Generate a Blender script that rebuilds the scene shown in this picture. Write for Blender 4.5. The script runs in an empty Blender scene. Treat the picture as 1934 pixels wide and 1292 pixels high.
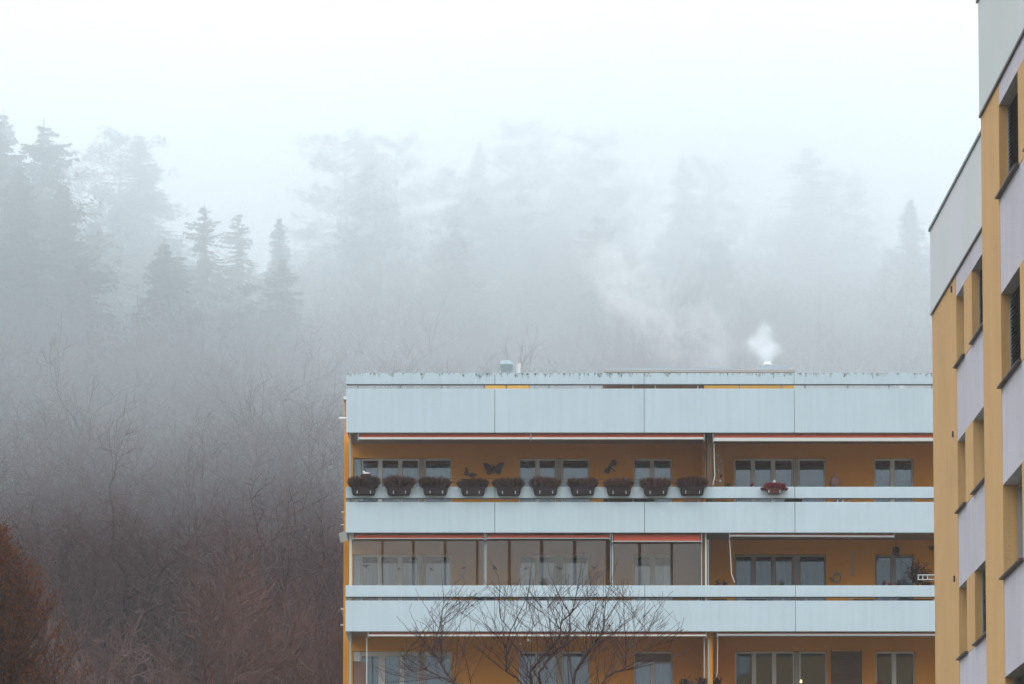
import bpy, bmesh, math, random
from mathutils import Vector, noise
R = math.radians
rnd = random.Random(7)
S = bpy.context.scene
COL = S.collection

# ------------------------------------------------------------------ camera
F = 7000.0                      # focal length in photograph pixels (1934 wide)
PITCH = math.atan(0.082)
CY = 1514.0
CAMZ = 1.6
cam_d = bpy.data.cameras.new("camera")
cam = bpy.data.objects.new("camera", cam_d)
COL.objects.link(cam)
cam.location = (0, 0, CAMZ)
cam.rotation_euler = (math.pi / 2 + PITCH, 0, 0)
cam_d.sensor_width = 36
cam_d.lens = 36 * F / 1934
cam_d.shift_y = (CY - 646) / 1934
cam_d.clip_start = 0.5
cam_d.clip_end = 5000
cam_d.dof.use_dof = True
cam_d.dof.focus_distance = 104
cam_d.dof.aperture_fstop = 5.6
S.camera = cam
CP, SP = math.cos(PITCH), math.sin(PITCH)

def PX(px, Y, py=1000):
    v = -(py - CY) / F
    return (px - 967) / F * Y / (CP - v * SP)
def PZ(py, Y):
    v = -(py - CY) / F
    return CAMZ + (SP + v * CP) * Y / (CP - v * SP)
def TOPX(X, Y):                 # inverse, for choosing which trees show
    return 967 + F * X / Y * 0.99
def TOPY(z, Y):
    a = math.atan2(z - CAMZ, Y) - PITCH
    return CY - F * math.tan(a)

# ------------------------------------------------------------------ world, sun, exposure
SUN_EL, SUN_AZ = 24, 1          # degrees; azimuth from +Y (behind the block) towards +X
w = bpy.data.worlds.new("World")
S.world = w
w.use_nodes = True
nt = w.node_tree
nt.nodes.clear()
out = nt.nodes.new("ShaderNodeOutputWorld")
bg = nt.nodes.new("ShaderNodeBackground")
sky = nt.nodes.new("ShaderNodeTexSky")
sky.sky_type = 'NISHITA'
sky.sun_disc = False
sky.sun_elevation = R(SUN_EL)
sky.sun_rotation = R(SUN_AZ)
sky.air_density = 1.0
sky.dust_density = 3.0
sky.ozone_density = 1.0
mx = nt.nodes.new("ShaderNodeMix")
mx.data_type = 'RGBA'
mx.inputs[0].default_value = 0.965
nt.links.new(sky.outputs[0], mx.inputs[6])
# the overcast cloud deck: brighter towards the zenith, with a broad glow where the sun stands behind it
tcw = nt.nodes.new("ShaderNodeTexCoord")
sxw = nt.nodes.new("ShaderNodeSeparateXYZ"); nt.links.new(tcw.outputs['Generated'], sxw.inputs[0])
def wm(op, a, b=None):
    n_ = nt.nodes.new("ShaderNodeMath"); n_.operation = op
    for i_, q_ in enumerate((a, b)):
        if q_ is None: continue
        if isinstance(q_, (int, float)): n_.inputs[i_].default_value = q_
        else: nt.links.new(q_, n_.inputs[i_])
    return n_.outputs[0]
zen = wm('ADD', wm('MULTIPLY', wm('MAXIMUM', sxw.outputs[2], 0.0), 1.06), 0.07)
dtw = nt.nodes.new("ShaderNodeVectorMath"); dtw.operation = 'DOT_PRODUCT'
nt.links.new(tcw.outputs['Generated'], dtw.inputs[0])
dtw.inputs[1].default_value = (math.sin(R(SUN_AZ)) * math.cos(R(SUN_EL)), math.cos(R(SUN_AZ)) * math.cos(R(SUN_EL)), math.sin(R(SUN_EL)))
glow = wm('POWER', wm('MAXIMUM', dtw.outputs['Value'], 0.0), 90.0)
lum = wm('ADD', zen, wm('MULTIPLY', glow, 0.45))
dk = nt.nodes.new("ShaderNodeVectorMath"); dk.operation = 'SCALE'
dk.inputs[0].default_value = (17.0, 18.4, 19.4)
nt.links.new(lum, dk.inputs[3])
nt.links.new(dk.outputs[0], mx.inputs[7])
nt.links.new(mx.outputs[2], bg.inputs[0])
bg.inputs[1].default_value = 0.1
nt.links.new(bg.outputs[0], out.inputs[0])

sd = bpy.data.lights.new("sun", 'SUN')
sd.energy = 0.5
sd.angle = R(12)
sd.color = (1.0, 0.96, 0.9)
so = bpy.data.objects.new("sun", sd)
COL.objects.link(so)
dv = Vector((math.sin(R(SUN_AZ)) * math.cos(R(SUN_EL)), math.cos(R(SUN_AZ)) * math.cos(R(SUN_EL)), math.sin(R(SUN_EL))))
so.rotation_euler = dv.to_track_quat('Z', 'Y').to_euler()
so.location = (0, 50, 120)

S.view_settings.view_transform = 'Standard'
S.view_settings.look = 'None'
S.view_settings.gamma = 1
S.view_settings.use_curve_mapping = False
S.view_settings.exposure = 0.68
S.render.engine = 'CYCLES'
cy = S.cycles
cy.use_denoising = True
cy.volume_bounces = 3
cy.max_bounces = 10
cy.diffuse_bounces = 3
cy.transparent_max_bounces = 24
cy.use_adaptive_sampling = True
cy.adaptive_threshold = 0.02

# ------------------------------------------------------------------ materials
def newmat(name):
    m = bpy.data.materials.new(name)
    m.use_nodes = True
    n = m.node_tree
    n.nodes.clear()
    o = n.nodes.new("ShaderNodeOutputMaterial")
    return m, n, o

def N(n, t, **kw):
    nd = n.nodes.new(t)
    for k, v in kw.items():
        if k.startswith('i_'):
            nd.inputs[int(k[2:])].default_value = v
        else:
            setattr(nd, k, v)
    return nd

def mat(name, col, rough=0.8, var=0.12, scale=3.0, bump=0.0, bscale=60.0, streak=0.0, metal=0.0, spec=0.3, col2=None, sss=False):
    """A painted / plastered / wooden surface: base colour broken up by two noises, optional vertical rain streaks, fine bump."""
    m, n, o = newmat(name)
    b = N(n, "ShaderNodeBsdfPrincipled")
    b.inputs['Roughness'].default_value = rough
    b.inputs['Metallic'].default_value = metal
    b.inputs['Specular IOR Level'].default_value = spec
    tc = N(n, "ShaderNodeTexCoord")
    geo = N(n, "ShaderNodeNewGeometry")
    nz = N(n, "ShaderNodeTexNoise")
    nz.inputs['Scale'].default_value = scale
    nz.inputs['Detail'].default_value = 6
    n.links.new(geo.outputs['Position'], nz.inputs['Vector'])
    mr = N(n, "ShaderNodeMapRange")
    mr.inputs[1].default_value = 0.3; mr.inputs[2].default_value = 0.7
    mr.inputs[3].default_value = 1 - var; mr.inputs[4].default_value = 1 + var * 0.6
    n.links.new(nz.outputs[0], mr.inputs[0])
    last = mr.outputs[0]
    if streak:
        mp = N(n, "ShaderNodeMapping")
        mp.inputs['Scale'].default_value = (9, 9, 0.35)
        n.links.new(geo.outputs['Position'], mp.inputs[0])
        n2 = N(n, "ShaderNodeTexNoise")
        n2.inputs['Scale'].default_value = 1.0
        n2.inputs['Detail'].default_value = 5
        n.links.new(mp.outputs[0], n2.inputs['Vector'])
        m2 = N(n, "ShaderNodeMapRange")
        m2.inputs[1].default_value = 0.35; m2.inputs[2].default_value = 0.75
        m2.inputs[3].default_value = 1.0; m2.inputs[4].default_value = 1 - streak
        n.links.new(n2.outputs[0], m2.inputs[0])
        mm = N(n, "ShaderNodeMath", operation='MULTIPLY')
        n.links.new(last, mm.inputs[0]); n.links.new(m2.outputs[0], mm.inputs[1])
        last = mm.outputs[0]
    oi = N(n, "ShaderNodeObjectInfo")
    m4 = N(n, "ShaderNodeMapRange"); m4.inputs[3].default_value = 1 - var * .6; m4.inputs[4].default_value = 1 + var * .25
    n.links.new(oi.outputs['Random'], m4.inputs[0])
    m5 = N(n, "ShaderNodeMath", operation='MULTIPLY'); n.links.new(last, m5.inputs[0]); n.links.new(m4.outputs[0], m5.inputs[1])
    last = m5.outputs[0]
    mc = N(n, "ShaderNodeMix", data_type='RGBA', blend_type='MIX')
    c = Vector(col); c2 = Vector(col2) if col2 else c * 0.55
    mc.inputs[6].default_value = (c2[0], c2[1], c2[2], 1)
    mc.inputs[7].default_value = (c[0], c[1], c[2], 1)
    mc.clamp_factor = False
    n.links.new(last, mc.inputs[0])
    n.links.new(mc.outputs[2], b.inputs['Base Color'])
    if bump:
        n3 = N(n, "ShaderNodeTexNoise")
        n3.inputs['Scale'].default_value = bscale
        n3.inputs['Detail'].default_value = 3
        n.links.new(geo.outputs['Position'], n3.inputs['Vector'])
        bp = N(n, "ShaderNodeBump")
        bp.inputs['Strength'].default_value = bump
        bp.inputs['Distance'].default_value = 0.01
        n.links.new(n3.outputs[0], bp.inputs['Height'])
        n.links.new(bp.outputs[0], b.inputs['Normal'])
    n.links.new(b.outputs[0], o.inputs[0])
    return m

def mat_fascia(name, col):
    """Painted concrete with rust and moss runs starting at its top edge (a shape of their own)."""
    m = mat(name, col, 0.75, 0.08, 1.2, 0.25, 50, 0.2)
    n = m.node_tree
    b = [x for x in n.nodes if x.type == 'BSDF_PRINCIPLED'][0]
    src = b.inputs['Base Color'].links[0].from_socket
    tc = N(n, "ShaderNodeNewGeometry")
    sp = N(n, "ShaderNodeSeparateXYZ")
    n.links.new(tc.outputs['Position'], sp.inputs[0])
    # distance below the top edge
    d = N(n, "ShaderNodeMath", operation='SUBTRACT')
    d.inputs[0].default_value = PZ(704.5, 104)
    n.links.new(sp.outputs[2], d.inputs[1])
    # run length per column
    mp = N(n, "ShaderNodeMapping"); mp.inputs['Scale'].default_value = (5.5, 5.5, 0.0)
    n.links.new(tc.outputs['Position'], mp.inputs[0])
    nn = N(n, "ShaderNodeTexNoise"); nn.inputs['Scale'].default_value = 1.3; nn.inputs['Detail'].default_value = 8; nn.inputs['Roughness'].default_value = 0.75
    n.links.new(mp.outputs[0], nn.inputs['Vector'])
    ln = N(n, "ShaderNodeMapRange"); ln.inputs[1].default_value = 0.47; ln.inputs[2].default_value = 0.72; ln.inputs[3].default_value = 0.01; ln.inputs[4].default_value = 0.30
    n.links.new(nn.outputs[0], ln.inputs[0])
    sub = N(n, "ShaderNodeMath", operation='SUBTRACT')
    n.links.new(ln.outputs[0], sub.inputs[0]); n.links.new(d.outputs[0], sub.inputs[1])
    mk = N(n, "ShaderNodeMapRange"); mk.inputs[1].default_value = 0.0; mk.inputs[2].default_value = 0.07; mk.inputs[3].default_value = 0.0; mk.inputs[4].default_value = 0.95
    n.links.new(sub.outputs[0], mk.inputs[0])
    fine = N(n, "ShaderNodeTexNoise"); fine.inputs['Scale'].default_value = 14; fine.inputs['Detail'].default_value = 4
    n.links.new(tc.outputs['Position'], fine.inputs['Vector'])
    fr = N(n, "ShaderNodeMapRange"); fr.inputs[1].default_value = 0.35; fr.inputs[2].default_value = 0.6
    n.links.new(fine.outputs[0], fr.inputs[0])
    mu = N(n, "ShaderNodeMath", operation='MULTIPLY')
    n.links.new(mk.outputs[0], mu.inputs[0]); n.links.new(fr.outputs[0], mu.inputs[1])
    # rusty near the left end, grey moss elsewhere
    rx = N(n, "ShaderNodeMapRange"); rx.inputs[1].default_value = PX(655, 104); rx.inputs[2].default_value = PX(760, 104); rx.inputs[3].default_value = 1; rx.inputs[4].default_value = 0
    n.links.new(sp.outputs[0], rx.inputs[0])
    cm = N(n, "ShaderNodeMix", data_type='RGBA'); cm.inputs[6].default_value = (0.10, 0.12, 0.10, 1); cm.inputs[7].default_value = (0.17, 0.085, 0.03, 1)
    n.links.new(rx.outputs[0], cm.inputs[0])
    fin = N(n, "ShaderNodeMix", data_type='RGBA')
    n.links.new(mu.outputs[0], fin.inputs[0]); n.links.new(src, fin.inputs[6]); n.links.new(cm.outputs[2], fin.inputs[7])
    n.links.new(fin.outputs[2], b.inputs['Base Color'])
    return m

def mat_glass(name, ior, tint, rough=0.015, ripple=0.0, refl=(0.80, 0.91, 1)):
    m, n, o = newmat(name)
    tr = N(n, "ShaderNodeBsdfTransparent"); tr.inputs[0].default_value = (*tint, 1)
    gl = N(n, "ShaderNodeBsdfGlossy"); gl.inputs[0].default_value = (*refl, 1); gl.inputs['Roughness'].default_value = rough
    fr = N(n, "ShaderNodeFresnel"); fr.inputs[0].default_value = ior
    ms = N(n, "ShaderNodeMixShader")
    if ripple:
        geo = N(n, "ShaderNodeNewGeometry")
        nz = N(n, "ShaderNodeTexNoise"); nz.inputs['Scale'].default_value = 0.9; nz.inputs['Detail'].default_value = 1
        n.links.new(geo.outputs['Position'], nz.inputs['Vector'])
        bp = N(n, "ShaderNodeBump"); bp.inputs['Strength'].default_value = ripple; bp.inputs['Distance'].default_value = 0.02
        n.links.new(nz.outputs[0], bp.inputs['Height'])
        n.links.new(bp.outputs[0], gl.inputs['Normal'])
    n.links.new(fr.outputs[0], ms.inputs[0]); n.links.new(tr.outputs[0], ms.inputs[1]); n.links.new(gl.outputs[0], ms.inputs[2])
    n.links.new(ms.outputs[0], o.inputs[0])
    return m

def mat_leaf(name, col, col2, rough=0.8, trans=0.25):
    m, n, o = newmat(name)
    geo = N(n, "ShaderNodeNewGeometry")
    nz = N(n, "ShaderNodeTexNoise"); nz.inputs['Scale'].default_value = 1.7; nz.inputs['Detail'].default_value = 8; nz.inputs['Roughness'].default_value = 0.7
    n.links.new(geo.outputs['Position'], nz.inputs['Vector'])
    mr = N(n, "ShaderNodeMapRange"); mr.inputs[1].default_value = 0.35; mr.inputs[2].default_value = 0.65
    n.links.new(nz.outputs[0], mr.inputs[0])
    mc = N(n, "ShaderNodeMix", data_type='RGBA'); mc.inputs[6].default_value = (*col, 1); mc.inputs[7].default_value = (*col2, 1)
    oi = N(n, "ShaderNodeObjectInfo"); ad = N(n, "ShaderNodeMath", operation='ADD'); sb_ = N(n, "ShaderNodeMath", operation='MULTIPLY_ADD')
    n.links.new(oi.outputs['Random'], sb_.inputs[0]); sb_.inputs[1].default_value = .8; sb_.inputs[2].default_value = -.4
    n.links.new(mr.outputs[0], ad.inputs[0]); n.links.new(sb_.outputs[0], ad.inputs[1]); ad.use_clamp = True
    n.links.new(ad.outputs[0], mc.inputs[0])
    d = N(n, "ShaderNodeBsdfDiffuse"); t = N(n, "ShaderNodeBsdfTranslucent")
    n.links.new(mc.outputs[2], d.inputs[0]); n.links.new(mc.outputs[2], t.inputs[0])
    ms = N(n, "ShaderNodeMixShader"); ms.inputs[0].default_value = trans
    n.links.new(d.outputs[0], ms.inputs[1]); n.links.new(t.outputs[0], ms.inputs[2])
    n.links.new(ms.outputs[0], o.inputs[0])
    return m

def mat_volume(name, col, dens, aniso):
    m, n, o = newmat(name)
    v = N(n, "ShaderNodeVolumePrincipled")
    v.inputs['Color'].default_value = (*col, 1)
    v.inputs['Density'].default_value = dens
    v.inputs['Anisotropy'].default_value = aniso
    n.links.new(v.outputs[0], o.inputs['Volume'])
    return m

BLUE = (0.61, 0.71, 0.77)
M = dict(
    band=mat("blue_painted_concrete", BLUE, 0.75, 0.08, 1.0, 0.25, 50, 0.17),
    fascia=mat_fascia("stained_blue_concrete", BLUE),
    bandedge=mat("blue_grey_metal", (0.36, 0.43, 0.46), 0.5, 0.1),
    soffit=mat("balcony_ceiling_paint", (0.36, 0.27, 0.23), 0.9, 0.08, 1.5),
    drip=mat("dark_drip_edge", (0.07, 0.065, 0.07), 0.7, 0.1),
    orange=mat("orange_render", (0.80, 0.325, 0.03), 0.9, 0.07, 1.2, 0.4, 70, 0.04),
    paleorange=mat("penthouse_yellow_render", (0.75, 0.42, 0.09), 0.9, 0.05, 1.2, 0.3, 70),
    brown=mat("brown_timber_and_shade", (0.16, 0.09, 0.055), 0.7, 0.2, 3, 0, 60, 0.2),
    frame=mat("white_window_frame", (0.70, 0.69, 0.66), 0.5, 0.06),
    framedark=mat("grey_window_frame", (0.30, 0.27, 0.26), 0.5, 0.06),
    beige=mat("beige_window_panel", (0.44, 0.40, 0.36), 0.6, 0.06),
    shutter=mat("closed_brown_shutter", (0.22, 0.15, 0.11), 0.7, 0.1),
    pane=mat_glass("window_glass", 2.5, (0.68, 0.74, 0.8), 0.005, 0.03),
    pane_dark=mat_glass("window_glass_dim", 2.05, (0.5, 0.53, 0.58), 0.005, 0.03),
    glazing=mat_glass("balcony_glass", 2.2, (0.94, 0.9, 0.86), 0.01, refl=(1, 0.93, 0.86)),
    curtain=mat("net_curtain", (0.45, 0.52, 0.58), 0.95, 0.06, 6),
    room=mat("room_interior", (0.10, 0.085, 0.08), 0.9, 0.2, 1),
    red=mat("red_awning_cloth", (0.52, 0.09, 0.045), 0.85, 0.08, 2),
    whitebar=mat("white_awning_bar", (0.72, 0.72, 0.68), 0.4, 0.05),
    greybar=mat("grey_awning_bar", (0.42, 0.41, 0.40), 0.4, 0.05),
    post=mat("blue_grey_post", (0.33, 0.38, 0.41), 0.45, 0.08, spec=0.5),
    cream=mat("cream_post", (0.66, 0.64, 0.54), 0.5, 0.06),
    white=mat("white_enamel", (0.75, 0.76, 0.76), 0.4, 0.05),
    zinc=mat("galvanised_vent", (0.40, 0.49, 0.54), 0.5, 0.12, 5),
    darkmetal=mat("rusted_steel_ornament", (0.12, 0.058, 0.042), 0.9, 0.3, 14, spec=0.1),
    trough=mat("dark_plastic_trough", (0.035, 0.02, 0.022), 0.85, 0.15, spec=0.12),
    redtrough=mat("red_brown_trough", (0.13, 0.035, 0.03), 0.5, 0.1),
    heather=mat_leaf("heather_sprigs", (0.070, 0.032, 0.022), (0.16, 0.068, 0.045)),
    redflower=mat_leaf("crimson_heather", (0.26, 0.03, 0.045), (0.36, 0.06, 0.07)),
    green=mat_leaf("dull_green_leaves", (0.05, 0.06, 0.035), (0.09, 0.075, 0.045)),
    brownplant=mat_leaf("withered_leaves", (0.06, 0.035, 0.025), (0.11, 0.06, 0.04)),
    sticker=mat("black_sticker_film", (0.035, 0.03, 0.04), 0.6, 0.1),
    dark=mat("dark_furniture", (0.045, 0.035, 0.035), 0.6, 0.15),
    greycloth=mat("grey_chair_cover", (0.11, 0.115, 0.125), 0.9, 0.15, 8),
    pink=mat("pink_paper_globe", (0.50, 0.26, 0.25), 0.8, 0.1, 8),
    wood=mat("pale_wood", (0.42, 0.27, 0.15), 0.7, 0.2, 5),
    teal=mat("green_glass_ornament", (0.16, 0.30, 0.24), 0.5, 0.2, 8),
    lamp=mat("lamp_diffuser", (0.62, 0.60, 0.56), 0.5, 0.05),
    tyellow=mat("ochre_render", (0.62, 0.36, 0.15), 0.9, 0.12, 1.0, 0.9, 40, 0.24),
    treveal=mat("ochre_reveal", (0.58, 0.335, 0.11), 0.9, 0.06, 1.2, 0.4, 60, 0.03),
    tpanel=mat("lavender_render", (0.57, 0.515, 0.575), 0.9, 0.12, 1.0, 0.9, 40, 0.28),
    tparapet=mat("stained_pale_panel", (0.62, 0.61, 0.63), 0.85, 0.35, 0.45, 0.3, 50, 0.2, col2=(0.53, 0.57, 0.51)),
    tsill=mat("brown_sill", (0.085, 0.055, 0.05), 0.5, 0.1),
    tlead=mat("roof_edge_metal", (0.17, 0.19, 0.19), 0.45, 0.1),
    blind=mat("dark_brown_blind", (0.045, 0.03, 0.03), 0.6, 0.1),
    bark=mat("dark_bark", (0.060, 0.040, 0.035), 0.9, 0.3, 9, 0.5, 40),
    fruitbark=mat("red_brown_shoots", (0.070, 0.033, 0.033), 0.9, 0.3, 9),
    barkpale=mat("brown_bark", (0.075, 0.046, 0.042), 0.9, 0.35, 9, 0.5, 40),  # own brown of the front tree's trunk and main limbs
    twig=mat("red_brown_twigs", (0.12, 0.062, 0.055), 0.9, 0.25, 6),
    twigfar=mat("mixed_brown_twigs", (0.112, 0.056, 0.055), 0.95, 0.3, 0.4),
    twigrust=mat("rusty_twigs", (0.125, 0.066, 0.056), 0.95, 0.3, 0.4),
    needles=mat_leaf("spruce_needles", (0.022, 0.034, 0.026), (0.038, 0.052, 0.036), trans=0.1),
    beech=mat_leaf("orange_dead_leaves", (0.050, 0.021, 0.014), (0.21, 0.072, 0.03), trans=0.35),  # random mix; brighter tone stands for lit leaves, darker for inner shade
    soil=mat("leaf_litter_ground", (0.10, 0.055, 0.05), 0.95, 0.4, 0.5),
    lawn=mat("winter_meadow", (0.075, 0.080, 0.045), 0.95, 0.3, 0.3),
    roofing=mat("roof_gravel", (0.25, 0.25, 0.24), 0.95, 0.3, 5),
    palewall=mat("pale_block_wall", (0.35, 0.33, 0.32), 0.9, 0.1, 1),
)
# a small lit candle lamp on the lowest balcony
m_, n_, o_ = newmat("warm_lamp_glow")
e_ = N(n_, "ShaderNodeEmission"); e_.inputs[0].default_value = (1.0, 0.62, 0.25, 1); e_.inputs[1].default_value = 2.2
n_.links.new(e_.outputs[0], o_.inputs[0]); M['glow'] = m_

# ------------------------------------------------------------------ mesh helpers
class MB:
    def __init__(s): s.v = []; s.f = []
    def quad(s, a, b, c, d):
        i = len(s.v); s.v += [tuple(a), tuple(b), tuple(c), tuple(d)]; s.f.append((i, i + 1, i + 2, i + 3))
    def tri(s, a, b, c):
        i = len(s.v); s.v += [tuple(a), tuple(b), tuple(c)]; s.f.append((i, i + 1, i + 2))
    def box(s, x0, x1, y0, y1, z0, z1):
        if x0 > x1: x0, x1 = x1, x0
        if y0 > y1: y0, y1 = y1, y0
        if z0 > z1: z0, z1 = z1, z0
        i = len(s.v)
        s.v += [(x0, y0, z0), (x1, y0, z0), (x1, y1, z0), (x0, y1, z0), (x0, y0, z1), (x1, y0, z1), (x1, y1, z1), (x0, y1, z1)]
        s.f += [tuple(i + k for k in q) for q in ((0, 3, 2, 1), (4, 5, 6, 7), (0, 1, 5, 4), (1, 2, 6, 5), (2, 3, 7, 6), (3, 0, 4, 7))]
        return s
    def tube(s, pts, rads, n=6, cap=False):
        pts = [Vector(p) for p in pts]
        if not isinstance(rads, (list, tuple)): rads = [rads] * len(pts)
        rings = []
        up = None
        for k, p in enumerate(pts):
            d = (pts[min(k + 1, len(pts) - 1)] - pts[max(k - 1, 0)])
            if d.length < 1e-9: d = Vector((0, 0, 1))
            d.normalize()
            if up is None:
                up = d.orthogonal().normalized()
            else:
                up = (up - d * up.dot(d))
                up = up.normalized() if up.length > 1e-6 else d.orthogonal().normalized()
            sd_ = d.cross(up)
            i = len(s.v)
            for j in range(n):
                a = 2 * math.pi * j / n
                q = p + (up * math.cos(a) + sd_ * math.sin(a)) * rads[k]
                s.v.append((q.x, q.y, q.z))
            rings.append(i)
        for a, b in zip(rings, rings[1:]):
            for j in range(n):
                s.f.append((a + j, a + (j + 1) % n, b + (j + 1) % n, b + j))
        if cap:
            s.f.append(tuple(rings[0] + j for j in range(n))[::-1])
            s.f.append(tuple(rings[-1] + j for j in range(n)))
        return s
    def lathe(s, cx, cyy, prof, n=20):
        rings = []
        for r_, z in prof:
            i = len(s.v)
            for j in range(n):
                a = 2 * math.pi * j / n
                s.v.append((cx + r_ * math.cos(a), cyy + r_ * math.sin(a), z))
            rings.append(i)
        for a, b in zip(rings, rings[1:]):
            for j in range(n):
                s.f.append((a + j, a + (j + 1) % n, b + (j + 1) % n, b + j))
        s.f.append(tuple(rings[0] + j for j in range(n))[::-1])
        s.f.append(tuple(rings[-1] + j for j in range(n)))
        return s
    def prism(s, pts, y0, y1):
        """Polygon pts (x, z) extruded in y."""
        n = len(pts); i = len(s.v)
        s.v += [(x, y0, z) for x, z in pts] + [(x, y1, z) for x, z in pts]
        s.f.append(tuple(i + k for k in range(n)))
        s.f.append(tuple(i + n + k for k in range(n))[::-1])
        for k in range(n):
            s.f.append((i + k, i + n + k, i + n + (k + 1) % n, i + (k + 1) % n))
        return s
    def mesh(s, name, m, smooth=False):
        me = bpy.data.meshes.new(name)
        me.from_pydata(s.v, [], s.f)
        if isinstance(m, str): m = M[m]
        me.materials.append(m)
        if smooth:
            me.polygons.foreach_set("use_smooth", [True] * len(me.polygons))
        me.update()
        return me
    def build(s, name, m, parent=None, smooth=False, bevel=0.0):
        """Coordinates are world coordinates; the parents here are unrotated Empties, so shift by the parent's location."""
        o = bpy.data.objects.new(name, s.mesh(name, m, smooth))
        COL.objects.link(o)
        if parent is not None:
            off = world_off(parent)
            for v in o.data.vertices:
                v.co -= off
            o.parent = parent
        if bevel:
            b = o.modifiers.new("bevel", 'BEVEL'); b.width = bevel; b.segments = 2; b.limit_method = 'ANGLE'
        return o

def world_off(o):
    v = Vector((0, 0, 0))
    while o is not None:
        v += Vector(o.location); o = o.parent
    return v

def tag(o, label, cat, group=None):
    o['label'] = label; o['category'] = cat
    if group: o['group'] = group
    return o
def empty(name, loc, label=None, cat=None, group=None):
    o = bpy.data.objects.new(name, None); COL.objects.link(o); o.location = loc
    o.empty_display_size = 0.3
    if label: tag(o, label, cat, group)
    return o
def struct(name, mb, m):
    o = mb.build(name, m); o['kind'] = 'structure'; return o
def box(name, m, parent, *a, **kw):
    return MB().box(*a).build(name, m, parent, **kw)
def copy_tree(root, loc, rot=0, scale=1, label=None, group=None):
    r_ = root.copy(); COL.objects.link(r_); r_.location = loc; r_.rotation_euler = (0, 0, rot)
    r_.scale = scale if isinstance(scale, tuple) else (scale,) * 3
    if label: r_['label'] = label
    if group: r_['group'] = group
    for ch in root.children:
        c = ch.copy(); COL.objects.link(c); c.parent = r_
        for g in ch.children:
            d = g.copy(); COL.objects.link(d); d.parent = c
    return r_

# ------------------------------------------------------------------ ground and hill
HY0, HS, HTOP = 132.0, 0.35, 306.0
def hill(x, y):
    t = max(0.0, min(y, HTOP) - HY0)
    z = HS * t * min(1.0, t / 18.0)
    z += 1.6 * noise.noise(Vector((x * 0.02, y * 0.02, 0))) * min(1, t / 25)
    return z
g = MB()
g.quad((-700, -300, 0), (700, -300, 0), (700, 900, 0), (-700, 900, 0))
struct("ground", g, "lawn")
hb = MB()
nx, ny = 60, 60
xs = [-300 + 600 * i / nx for i in range(nx + 1)]
ys = [HY0 - 2 + 330 * j / ny for j in range(ny + 1)]
for yy in ys:
    for xx in xs:
        hb.v.append((xx, yy, hill(xx, yy) + 0.01 - (0.3 if yy < HY0 + 1 else 0)))
for j in range(ny):
    for i in range(nx):
        a = j * (nx + 1) + i
        hb.f.append((a, a + 1, a + nx + 2, a + nx + 1))
struct("hillside", hb, "soil")
rb = MB().box(-60, 60, 84, 90, 0.004, 0.012)
struct("access_road", rb, mat("asphalt", (0.05, 0.05, 0.052), 0.9, 0.2, 4))

# ------------------------------------------------------------------ balcony block
YF, YW = 104.0, 106.3
FLH = PZ(919.5, YF) - PZ(1105.7, YF)
X0, X1 = PX(653, YF), PX(2067, YF)
XL = PX(649, YW)
block = empty("apartment_block", ((X0 + X1) / 2, 112, 0),
              "orange apartment block with light blue balcony bands and red awnings", "apartment building")
JX = [653, 934.5, 1217.3, 1501.5, 1784.5, 2067]
J = 0.006
def band(name, m, ytop, ybot, y0, y1, joints=True):
    if name != "x": joint_backing(PZ(ybot, YF), PZ(ytop, YF))
    for a, b in zip(JX, JX[1:]):
        xa, xb = PX(a, YF) + (J if a != 653 else 0), PX(b, YF) - J
        o = box(name, m, block, xa, xb, y0, y1, PZ(ybot, YF), PZ(ytop, YF), bevel=0.005)
def joint_backing(z0_, z1_):
    for a in JX[1:-1]:
        box("joint_seal", "drip", block, PX(a, YF) - 0.05, PX(a, YF) + 0.05, YF + 0.06, YF + 0.095, z0_ + .02, z1_ - .02)
# roof terrace level
band("roof_rail_panel", "fascia", 704.5, 725.6, YF, YF + 0.12)
box("rail_edge_strip", "drip", block, X0 + 0.01, X1, YF + 0.012, YF + 0.105, PZ(726.8, YF), PZ(725.6, YF) - 0.002)
band("parapet_panel", "band", 734, 817, YF, YF + 0.14)
SLABZ = []       # underside of each slab
for k in range(8):
    SLABZ.append(PZ(817, YF) - k * FLH)
# balcony levels: rail band, gap, parapet with slab
lev = []
for k in range(7):
    dz = k * FLH
    zt, zb = PZ(919.5, YF) - dz, PZ(940.8, YF) - dz
    pt, pb = PZ(948.2, YF) - dz, PZ(1006, YF) - dz
    if pb < 0.3: break
    lev.append((zt, zb, pt, pb))
for k, (zt, zb, pt, pb) in enumerate(lev):
    joint_backing(zb, zt); joint_backing(pb, pt)
    for a, b in zip(JX, JX[1:]):
        xa, xb = PX(a, YF) + (J if a != 653 else 0), PX(b, YF) - J
        box("balcony_rail_panel", "band", block, xa, xb, YF, YF + 0.10, zb, zt, bevel=0.008)
        box("balcony_parapet_panel", "band", block, xa, xb, YF, YF + 0.12, pb, pt, bevel=0.008)
    box("rail_edge_strip", "drip", block, X0 + 0.01, X1, YF + 0.012, YF + 0.088, zb - 0.018, zb - 0.002)
# side returns at the left end of the balconies (rail and parapet turn the corner)
for k, (zt, zb, pt, pb) in enumerate(lev):
    box("balcony_side_rail", "band", block, X0 + 0.003, X0 + 0.09, YF + 0.123, YW - 0.002, zb + 0.003, zt - 0.003)
    box("balcony_side_parapet", "band", block, X0 + 0.003, X0 + 0.11, YF + 0.123, YW - 0.002, pb + 0.003, pt - 0.003)
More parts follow.
